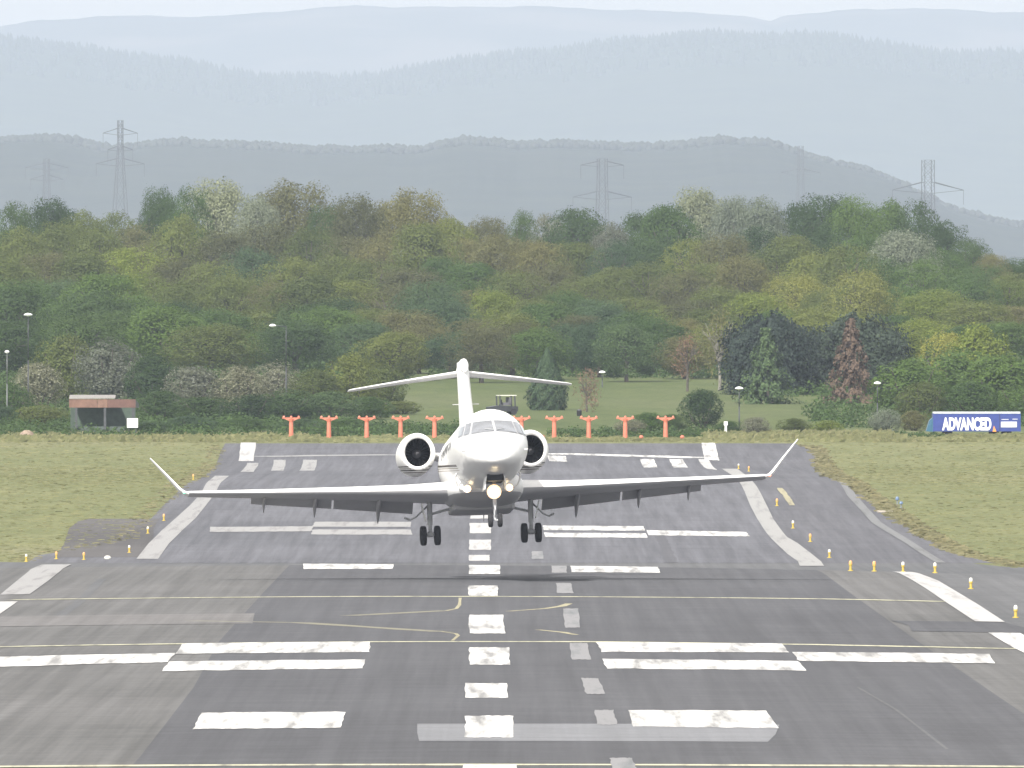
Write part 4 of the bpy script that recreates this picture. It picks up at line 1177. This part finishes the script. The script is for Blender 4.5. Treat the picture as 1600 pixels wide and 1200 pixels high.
m = JB(); m.lathe([(-0.09, 0.02), (-0.072, 0.10), (-0.02, 0.162)], 'y', 24, c, True, False); m.build('lamp_lens', emit('nose_lamp', (1.0, 0.82, 0.50), 5.0), ho)
m = JB(); m.lathe([(-0.022, 0.160), (-0.045, 0.225)], 'y', 24, c); m.build('lamp_halo', M_halo, ho)  # added glowing ring for the glare of the nose lamp

# ------------------------------------------------------------------ approach light masts
M_or = plain('signal_orange', (0.56, 0.175, 0.11), 0.5, var=0.15, scale=4)
M_lens = plain('lamp_lens', (0.66, 0.26, 0.18), 0.3)
ORD = ['first', 'second', 'third', 'fourth', 'fifth', 'sixth', 'seventh', 'eighth', 'ninth', 'tenth', 'eleventh', 'twelfth']
MX = [455, 514, 573, 626, 679, 815, 866, 920, 977, 1040]
protoM = None
def copy_tree(o, parent=None):
    c = o.copy(); COL.objects.link(c)
    if parent: c.parent = parent
    for ch in list(o.children): copy_tree(ch, c)
    return c
for i, px in enumerate(MX):
    d = 1562.0
    lab = f"{ORD[i]} orange T-shaped approach light mast from the left"
    if i == 4: lab = 'orange T-shaped approach light mast just left of the jet cockpit'
    if i == 5: lab = 'orange T-shaped approach light mast just right of the jet cockpit'
    if i == 9: lab = 'last orange T-shaped approach light mast, beside the dark round lawn bush'
    if protoM is None:
        t = thing('approach_light', lab, 'approach light', group='orange approach light masts across the runway end')
        m = MB(); m.tube((0, 0, -0.1), (0, 0, 1.12), 0.155, 0.125, 10); m.tube((0, 0, 1.05), (0, 0, 1.24), 0.125, 0.20, 10); m.build('post', M_or, t, True, angle=40)
        m = MB(); m.box(0, 0, 0.03, 0.46, 0.46, 0.08); m.build('foot', M_or, t)
        m = MB(); m.rings([[(x * w_, y * 0.09, z) for x, y in ((-1, -1), (1, -1), (1, 1), (-1, 1))] for w_, z in ((0.16, 1.14), (0.40, 1.24), (0.56, 1.27), (0.56, 1.33))]); m.build('crossbar', M_or, t)
        for s in (-1, 0, 1):
            m = MB(); m.lathe([(-0.10, 0.05), (-0.13, 0.068), (0.02, 0.075), (0.16, 0.04)], 'y', 14, (s * 0.46, 0, 1.37), True, True)
            h = m.build('lamp_head', M_or, t, True, angle=50)
            m = MB(); m.lathe([(-0.142, 0.005), (-0.136, 0.060)], 'y', 14, (s * 0.46, 0, 1.37), True, False); m.build('lens', M_lens, h)
        protoM = t; o = t
    else:
        o = copy_tree(protoM); o['label'] = lab
    x = at(px, d); zb = float(gz(x, d))
    o.location = (x, d, zb)
    o.scale = (1, 1, (zat(650, d) - zb) / 1.42)
    o.rotation_euler = (0, 0, random.uniform(-0.05, 0.05))

# low orange stubs in front of them
protoS = None
for px, lab in ((848, 'small orange stub light by the foot of the sixth mast'), (1002, 'small orange stub light between the ninth and tenth masts'), (1066, 'small orange stub light right of the last mast')):
    d = 1535.0
    if protoS is None:
        t = thing('stub_light', lab, 'runway light', group='small orange stub lights')
        m = MB(); m.tube((0, 0, 0), (0, 0, 0.16), 0.05, 0.05, 8); m.build('stem', M_or, t)
        m = MB(); m.lathe([(0.15, 0.05), (0.17, 0.13), (0.30, 0.12), (0.36, 0.05)], 'z', 12, (0, 0, 0), True, True); m.build('lamp_head', M_or, t, True)
        protoS = o = t
    else:
        o = copy_tree(protoS); o['label'] = lab
    x = at(px, d); o.location = (x, d, float(gz(x, d)))

# ------------------------------------------------------------------ yellow edge lights
M_ye = plain('light_yellow', (0.50, 0.37, 0.07), 0.45, var=0.12)
M_cap = plain('light_glass', (0.62, 0.62, 0.56), 0.2)
M_capo = plain('light_glass_orange', (0.75, 0.36, 0.14), 0.3)
EL = [  # px, py of foot, region, cap colour, label
 (1587, 966, 'n', 0, 'yellow edge light nearest the right picture edge'), (1517, 921, 'n', 0, 'yellow edge light by the lower end of the right grey shoulder'), (1461, 896, 'n', 0, 'yellow edge light at the foot of the grey taxiway line'),
 (1411, 892, 'n', 0, 'yellow edge light where the near white edge stripe starts'), (1366, 888, 'n', 1, 'orange-topped edge light left of the near edge stripe start'), (1329, 886, 'n', 1, 'orange-topped edge light between the two white edge stripes'),
 (1296, 872, 'f', 0, 'yellow edge light just right of the far edge stripe end'), (1266, 847, 'f', 1, 'orange-topped edge light beside the widest bend of the far stripe'), (1239, 826, 'f', 0, 'yellow edge light level with the far touchdown bars'),
 (1214, 791, 'f', 1, 'orange edge light below the right winglet'), (1170, 737, 'f', 1, 'tiny orange edge light left of the right winglet'), (1154, 733, 'f', 0, 'tiny pale edge light above the right wing tip'),
 (41, 878, 'f', 0, 'yellow edge light at the corner of the left grass'), (88, 874, 'f', 1, 'orange-topped edge light on the near corner of bare dirt'), (131, 875, 'f', 1, 'orange-topped edge light in the middle of the dirt edge'),
 (202, 864, 'f', 0, 'yellow edge light left of the far left edge stripe end'), (231, 834, 'f', 0, 'yellow edge light on top of the bare dirt patch'), (256, 814, 'f', 1, 'orange-topped edge light beside the left stripe bend'), (302, 750, 'f', 1, 'tiny orange edge light above the left wing tip')]
protoE = {}
for px, py, reg, cap, lab in EL:
    x, d = unproj(px, py, reg)
    if cap not in protoE:
        t = thing('edge_light', lab, 'edge light', group='small runway edge lights')
        m = MB(); m.lathe([(0, 0.11), (0.03, 0.11), (0.035, 0.05), (0.20, 0.05), (0.21, 0.070), (0.27, 0.070)], 'z', 14, (0, 0, 0), True, True); m.build('stem', M_ye, t, True, angle=30)
        m = MB(); m.lathe([(0.27, 0.068), (0.34, 0.070), (0.39, 0.05), (0.405, 0.01)], 'z', 14, (0, 0, 0), True, True); m.build('lamp_glass', M_capo if cap else M_cap, t, True, angle=40)
        protoE[cap] = o = t
    else:
        o = copy_tree(protoE[cap]); o['label'] = lab
    o.location = (x, d, float(gz(x, d)) + 3 * L)
    k_ = 0.72 if py < 760 else (0.78 if px < 400 else 0.88)
    o.scale = (k_ * 0.95, k_ * 0.95, k_)

M_blue = plain('light_blue', (0.10, 0.16, 0.27), 0.3)
protoB = None
for px, py, lab in ((1402, 790, 'taller blue taxiway light on the right grass'), (1408, 794, 'shorter blue taxiway light on the right grass')):
    x, d = unproj(px, py, 'f')
    if protoB is None:
        t = thing('taxiway_light', lab, 'taxiway light', group='blue taxiway lights on the right grass')
        m = MB(); m.lathe([(0, 0.08), (0.04, 0.08), (0.05, 0.03), (0.26, 0.03)], 'z', 12, (0, 0, 0), True, True); m.build('stem', plain('stem_grey', (0.2, 0.22, 0.25), 0.6), t, True, angle=30)
        m = MB(); m.lathe([(0.26, 0.09), (0.36, 0.09), (0.43, 0.05)], 'z', 12, (0, 0, 0), True, True); m.build('lamp_glass', M_blue, t, True, angle=30)
        protoB = o = t
    else:
        o = copy_tree(protoB); o['label'] = lab; o.scale = (1, 1, 0.75)
    o.location = (x, d, float(gz(x, d)))
x, d = unproj(1382, 800, 'f')
m = MB(); m.box(0, 0, 0.03, 0.7, 5.0, 0.06); o = m.build('concrete_slab', plain('concrete', (0.42, 0.38, 0.32), 0.9, var=0.2), loc=(x, d, float(gz(x, d)))); tag(o, 'pale concrete slab in the edge of the right grass', 'slab')
x, d = unproj(168, 874, 'f')
m = MB(); m.lathe([(0, 0.14), (0.08, 0.15), (0.14, 0.10), (0.16, 0.02)], 'z', 12, (0, 0, 0), True, True); o = m.build('inset_light', M_cap, loc=(x, d, float(gz(x, d))), smooth=True); tag(o, 'small white light on the near edge of the bare dirt', 'runway light')

# ------------------------------------------------------------------ street lamps
M_pole = plain('pole_steel', (0.055, 0.06, 0.065), 0.5, 0.3)
M_polel = plain('pole_pale', (0.13, 0.14, 0.14), 0.5, 0.2)
M_shade = plain('lamp_white', (0.80, 0.82, 0.82), 0.35)
def street_lamp(px, d, ytop, ybase, lab, pale=False, wide=0.26, arm=0.0):
    x = at(px, d); zb = zat(ybase, d); zt = zat(ytop, d)
    zb = min(zb, float(gz(x, d)))
    h = zt - zb
    t = thing('street_lamp', lab, 'street lamp', (x, d, zb), group='lamp posts among the trees')
    m = MB(); m.tube((0, 0, -0.2), (0, 0, h * 0.55), 0.050, 0.04, 10); m.tube((0, 0, h * 0.55), (0, 0, h - 0.12), 0.036, 0.028, 10)
    if arm: m.tube((0, 0, h - 0.14), (arm, 0, h - 0.06), 0.03, 0.03, 8)
    m.build('pole', M_polel if pale else M_pole, t, True)
    m = MB(); m.lathe([(-0.20, 0.05), (-0.14, wide * 0.62), (-0.10, wide), (-0.04, wide * 0.92), (0.02, wide * 0.5), (0.04, 0.02)], 'z', 18, (arm, 0, h), True, True); m.build('lamp_shade', M_shade, t, True, angle=40)
street_lamp(1155, 1625, 605, 668, 'lamp post with white dome shade left of the green cone conifer', wide=0.28)
street_lamp(1371, 1640, 597, 668, 'white-shaded lamp post half hidden by bushes right of the dead conifer', wide=0.24)
street_lamp(941, 1880, 580, 612, 'short white-topped lamp post at the wood edge behind the red-brown sapling', wide=0.26)
street_lamp(44, 1700, 490, 640, 'tall lamp post with bright white head above the shelter', wide=0.30)
street_lamp(447, 1700, 507, 640, 'lamp post with pale head and arm above the first orange mast', False, 0.24, -0.9)
street_lamp(11, 1660, 548, 660, 'pale thin lamp post at the left picture edge', True, 0.16)

# ------------------------------------------------------------------ trailer with lettering, shelter, sign, buggy, small things
M_navy = plain('trailer_blue', (0.030, 0.052, 0.22), 0.4, var=0.15)
M_roofw = plain('trailer_roof', (0.52, 0.56, 0.58), 0.4, var=0.1)
M_letter = plain('letter_white', (0.80, 0.80, 0.76), 0.5, var=0.04)
M_orange = plain('logo_orange', (0.72, 0.28, 0.06), 0.5)
def text_mesh(name, body, size, mat, parent, loc, rot, sx=1.0, bold=0.0, depth=0.01):
    cu = bpy.data.curves.new(name, 'FONT')
    cu.body = body; cu.size = size; cu.extrude = depth; cu.offset = bold
    cu.align_x = 'LEFT'
    to = bpy.data.objects.new(name + '_src', cu)
    COL.objects.link(to)
    bpy.context.view_layer.update()
    me = bpy.data.meshes.new_from_object(to.evaluated_get(bpy.context.evaluated_depsgraph_get()))
    bpy.data.objects.remove(to)
    xs = [v.co.x for v in me.vertices]; ys = [v.co.y for v in me.vertices]
    wd, ht = max(xs) - min(xs), max(ys) - min(ys)
    for v in me.vertices: v.co.x -= min(xs); v.co.y -= min(ys)
    me.materials.clear()
    o = link(name, me, mat, parent, loc)
    o.rotation_euler = rot
    return o, wd, ht
TD = 1605.0
tx0 = at(1458, TD); tz = zat(680, TD)
px2m = TD / F
trl = thing('lorry_trailer', 'blue box trailer with white lettering parked in the bushes on the right', 'trailer', (tx0, TD, tz), (0, 0, 0.02))
W_ = 137 * px2m; H_ = (682 - 648) * px2m
m = MB(); m.box(W_ / 2, 1.2, H_ / 2 + 0.12, W_, 2.4, H_ - 0.24); m.build('body', M_navy, trl)
m = MB(); m.box(W_ / 2, 1.2, H_ + 0.05, W_ * 0.99, 2.44, 0.12); m.build('roof', M_roofw, trl)
m = MB(); m.rings([[(0.02, 0.3, 0.2), (0.02, 2.1, 0.2), (0.02, 2.1, H_ * 0.82), (0.02, 0.3, H_ * 0.82)], [(-0.42, 0.5, 0.25), (-0.42, 1.9, 0.25), (-0.22, 1.9, H_ * 0.66), (-0.22, 0.5, H_ * 0.66)]]); m.build('nose_fairing', plain('fairing_blue', (0.03, 0.10, 0.16), 0.4), trl)
o, wd, ht = text_mesh('lettering', 'ADVANCED', 0.9, M_letter, trl, (14 * px2m, -0.012, 0.30), (math.pi / 2, 0, 0), bold=0.045)
o.scale = ((77 * px2m) / wd, (20.5 * px2m) / ht, 1)
m = MB(); m.rings([[(93 * px2m, -0.02, 0.22), (99 * px2m, -0.02, 0.22), (95 * px2m, -0.02, 0.62)], [(93 * px2m, 0.01, 0.22), (99 * px2m, 0.01, 0.22), (95 * px2m, 0.01, 0.62)]]); m.build('logo_triangle', M_orange, trl)
for (xa, xb, za, zb_) in ((106, 131, 0.50, 0.86), (107, 118, 0.98, 1.02), (124, 132, 1.0, 1.04)):
    m = MB(); m.box((xa + xb) / 2 * px2m, -0.006, (za + zb_) / 2, (xb - xa) * px2m, 0.03, zb_ - za); m.build('side_panel', plain('panel_white', (0.62, 0.63, 0.65), 0.5, var=0.15, scale=6), trl)
m = MB(); m.box(104 * px2m, -0.004, H_ / 2 + 0.1, 0.05, 0.03, H_ - 0.3); m.build('door_post', plain('post_blue', (0.02, 0.03, 0.12), 0.4), trl)
for xw in (0.9, W_ - 0.9, W_ - 1.7):
    m = MB(); m.lathe([(-0.1, 0.2), (-0.12, 0.34), (0.12, 0.34), (0.1, 0.2)], 'x', 18, (0, 0, 0), True, True)
    o = m.build('wheel', M_tyre, trl, True, angle=40); o.rotation_euler = (0, 0, math.pi / 2); o.location = (xw, 0.25, 0.1)

SD = 1600.0; p2 = SD / F
sx0 = at(108, SD); sz = zat(686, SD)
sh = thing('open_shelter', 'low shelter with red-brown fascia and dark open front on the left', 'shelter', (sx0, SD, sz))
Hs = (686 - 622) * p2
for k, (xa, xb, c) in enumerate(((0, 44, (0.17, 0.095, 0.068)), (44.5, 60, (0.19, 0.11, 0.08)), (60.5, 104, (0.125, 0.066, 0.052)))):
    m = MB(); m.box((xa + xb) / 2 * p2, 0.0, Hs - 0.34, (xb - xa) * p2, 0.08, 0.52); m.build('fascia_board', plain('fascia', c, 0.8, var=0.2), sh)
m = MB(); m.rings([[(0, -0.05, Hs - 0.06), (72 * p2, -0.05, Hs - 0.03), (72 * p2, 2.4, Hs + 0.14), (0, 2.4, Hs + 0.14)], [(0, -0.05, Hs), (72 * p2, -0.05, Hs + 0.03), (72 * p2, 2.4, Hs + 0.2), (0, 2.4, Hs + 0.2)]]); m.build('roof', plain('roof_sheet', (0.25, 0.235, 0.22), 0.6, var=0.15), sh)
m = MB(); m.box(52 * p2, 2.4, Hs / 2 - 0.1, 102 * p2, 0.08, Hs - 0.2); m.build('back_wall', plain('wall_green', (0.05, 0.075, 0.055), 0.8, var=0.25), sh)
for xp in (11, 56, 100):
    m = MB(); m.box(xp * p2, 0.06, Hs / 2 - 0.3, 0.16, 0.16, Hs - 0.6); m.build('post', plain('post_dark', (0.05, 0.055, 0.06), 0.7), sh)
m = MB(); m.box(56 * p2, 0.5, 0.45, 90 * p2, 0.06, 0.7); m.build('front_rail', plain('rail_green', (0.06, 0.08, 0.072), 0.7), sh)
m = MB(); m.rings([[(104 * p2, -0.04, Hs - 0.1), (109 * p2, 0.4, Hs - 0.35), (109 * p2, 0.4, Hs - 0.62), (104 * p2, -0.04, Hs - 0.6)], [(103 * p2, 0.1, Hs - 0.1), (108 * p2, 0.5, Hs - 0.35), (108 * p2, 0.5, Hs - 0.62), (103 * p2, 0.1, Hs - 0.6)]]); m.build('end_flashing', M_polel, sh)

sg = thing('notice_board', 'white square notice board at the right end of the shelter', 'sign', (at(207, 1590), 1590, zat(688, 1590)))
m = MB(); m.box(0, 0, 27 * p2, 17 * p2, 0.05, 14.5 * p2); m.build('board', M_shade, sg)
for s in (-1, 1):
    m = MB(); m.box(s * 0.22, 0.05, 10 * p2, 0.06, 0.05, 22 * p2); m.build('leg', M_pole, sg)
x = at(42, 1575); m = MB()
m.rings([[(r * math.cos(t) * (1 + .12 * math.sin(3 * t)), 0.7 * r * math.sin(t), z) for t in np.linspace(0, 2 * math.pi, 16, endpoint=False)] for r, z in ((0.56, -0.1), (0.50, 0.2), (0.36, 0.42), (0.15, 0.55))])
o = m.build('earth_heap', plain('earth', (0.26, 0.20, 0.15), 0.95, var=0.3, scale=4), loc=(x, 1575, float(gz(x, 1575))), smooth=True); tag(o, 'small heap of pale brown earth left of the shelter', 'heap')

# golf buggy on the lawn just above the cockpit
GDp = 1690.0; g = GDp / F
bz = zat(648, GDp)
bug = thing('golf_buggy', 'dark golf buggy with pale roof parked on the lawn above the cockpit', 'golf buggy', (at(786, GDp), GDp, bz), (0, 0, 0.25))
m = MB(); m.rings([[(-1.05, y, z) for y, z in ((-.5, .30), (.5, .30), (.5, .52), (-.5, .52))], [(-0.4, y, z) for y, z in ((-.55, .22), (.55, .22), (.55, .62), (-.55, .62))], [(0.9, y, z) for y, z in ((-.55, .22), (.55, .22), (.55, .55), (-.55, .55))]]); m.build('body', plain('buggy_dark', (0.03, 0.032, 0.036), 0.4), bug)
m = MB(); m.box(0.15, 0, 0.72, 0.5, 1.0, 0.2); m.box(0.38, 0, 0.92, 0.14, 1.0, 0.5); m.build('seat', plain('seat_grey', (0.10, 0.10, 0.11), 0.7), bug)
m = MB(); m.rings([[(x * 0.58 + .22, y * .52, z) for x, y in ((-1, -1), (1, -1), (1, 1), (-1, 1))] for z in (1.26, 1.32)]); m.build('roof', plain('roof_cream', (0.62, 0.62, 0.56), 0.5), bug)
for px_, nm in ((0.72, 'rear_post'), (-0.30, 'front_post')):
    for y in (-.48, .48):
        m = MB(); m.tube((px_, y, 0.45), (px_ - 0.04, y, 1.27), 0.05); m.build(nm, M_pole, bug)
m = MB(); m.tube((-0.35, -.2, 0.55), (-0.2, -.2, 0.85), 0.03); m.lathe([(0, 0.16), (0.03, 0.16)], 'x', 14, (-.18, -.2, .86), True, True); m.build('steering_wheel', M_black, bug)
for xw in (-0.7, 0.6):
    for y in (-.52, .52):
        m = MB(); m.lathe([(-.08, .12), (-.09, .21), (.09, .21), (.08, .12)], 'y', 16, (xw, y, 0.2), True, True); m.build('wheel', M_tyre, bug, True, angle=40)
bb = thing('litter_bin', 'small dark litter bin on the lawn right of the teardrop conifer', 'bin', (at(905, 1700), 1700, zat(650, 1700)))
m = MB(); m.lathe([(0, 0.13), (0.05, 0.16), (0.36, 0.17)], 'z', 14, (0, 0, 0), True, True); m.build('drum', M_black, bb, True, angle=30)
m = MB(); m.lathe([(0.36, 0.18), (0.42, 0.15), (0.46, 0.04)], 'z', 14, (0, 0, 0), True, True); m.build('lid', M_pole, bb, True, angle=30)
wp = thing('white_marker', 'small white marker post at the foot of the round lawn bush', 'marker', (at(1134, 1590), 1590, float(gz(at(1134, 1590), 1590))))
m = MB(); m.box(0, 0, 0.38, 0.16, 0.14, 0.76, taper=0.8); m.build('post', M_shade, wp)
m = MB(); m.box(0.0, 0, 0.86, 0.24, 0.06, 0.24); m.build('plate', M_shade, wp)

# ------------------------------------------------------------------ pylons
M_lat = plain('galvanised', (0.055, 0.058, 0.062), 0.7)
def pylon(px, d, ytop, hw0, hw1, arms, lab, th=0.30, base=None):
    q = d / 13000.0
    d = 0.70 * d
    hw0, hw1, th = hw0 * 0.72, hw1 * 0.80, th * 0.46
    arms = [(a, b * 0.85, c * 0.8) for a, b, c in arms]
    x = at(px, d); zb = float(gz(x, d)) if base is None else base
    H = zat(ytop, d) - zb
    t = thing('pylon', lab, 'pylon', (x, d, zb), (0, 0, 0.3), group='electricity pylons beyond the wood')
    lv = [0] + [H * (1 - 0.86 ** k) / (1 - 0.86 ** 8) for k in range(1, 9)]
    wd = lambda z: hw0 + (hw1 - hw0) * min(1, z / (H * 0.82))
    for sx in (-1, 1):
        for sy in (-1, 1):
            m = MB()
            for a, b_ in zip(lv[:-1], lv[1:]): m.tube((sx * wd(a), sy * wd(a), a), (sx * wd(b_), sy * wd(b_), b_), th, th, 5)
            m.build('tower_leg', M_lat, t)
    m = MB()
    for a, b_ in zip(lv[:-1], lv[1:]):
        for sy in (-1, 1):
            m.tube((-wd(a), sy * wd(a), a), (wd(b_), sy * wd(b_), b_), th * 0.5, n=4); m.tube((wd(a), sy * wd(a), a), (-wd(b_), sy * wd(b_), b_), th * 0.5, n=4)
            m.tube((sy * wd(a), -wd(a), a), (sy * wd(b_), wd(b_), b_), th * 0.5, n=4)
        m.tube((-wd(b_), 0, b_), (wd(b_), 0, b_), th * 0.5, n=4)
    m.build('bracing', M_lat, t)
    for yv, half, rise in arms:
        z = zat(yv, d) - zb
        m = MB()
        for s in (-1, 1):
            w_ = wd(z)
            m.tube((s * w_, w_, z + rise), (s * half, 0, z), th * 0.8, n=5); m.tube((s * w_, -w_, z + rise), (s * half, 0, z), th * 0.8, n=5); m.tube((s * w_, 0, z - rise * 0.4), (s * half, 0, z), th * 0.6, n=5)
            m.tube((s * half, 0, z), (s * half, 0, z - 4.6), th * 0.5, n=5)
        m.build('crossarm', M_lat, t)
    return t
pylon(188, 13000, 188, 4.6, 1.0, ((208, 7.6, 2.2), (234, 5.5, 1.6), (256, 10.6, 2.4)), 'tall grey pylon rising above the left end of the wood', 0.34)
pylon(73, 14500, 248, 3.6, 1.2, ((262, 10.5, 2.2), (280, 8, 2)), 'small faint pylon nearest the left picture edge', 0.34)
pylon(941, 12000, 248, 3.0, 1.7, ((258, 8.8, 1.6), (308, 12, 2.4)), 'pylon standing above the middle of the wood', 0.30)
pylon(1251, 15500, 228, 3.4, 1.2, ((270, 10.5, 2.0),), 'faintest pylon in front of the blue ridge end', 0.30)
pylon(1450, 11500, 250, 2.6, 2.0, ((297, 14.0, 3.2),), 'pylon with wide arms above the right end of the wood', 0.30)

# ------------------------------------------------------------------ haze: one closed box of even air round everything
HTOP = max(v.co.z for o_ in bpy.data.objects if o_.name in ('far_hill', 'middle_hill', 'near_hill', 'distant_forest') for v in o_.data.vertices) + 3
m = MB(); m.box(0, 13500, (HTOP - 4) / 2, 60000, 67000, HTOP + 4)
hz_m = bpy.data.materials.new('haze_air'); hz_m.use_nodes = True
n = hz_m.node_tree
n.nodes.remove(n.nodes['Principled BSDF'])
pv = n.nodes.new('ShaderNodeVolumePrincipled')
pv.inputs['Color'].default_value = (0.61, 0.695, 0.875, 1)
pv.inputs['Density'].default_value = 5.0e-5
pv.inputs['Anisotropy'].default_value = 0.0
n.links.new(pv.outputs[0], n.nodes['Material Output'].inputs['Volume'])
o = m.build('haze', hz_m); o['kind'] = 'stuff'
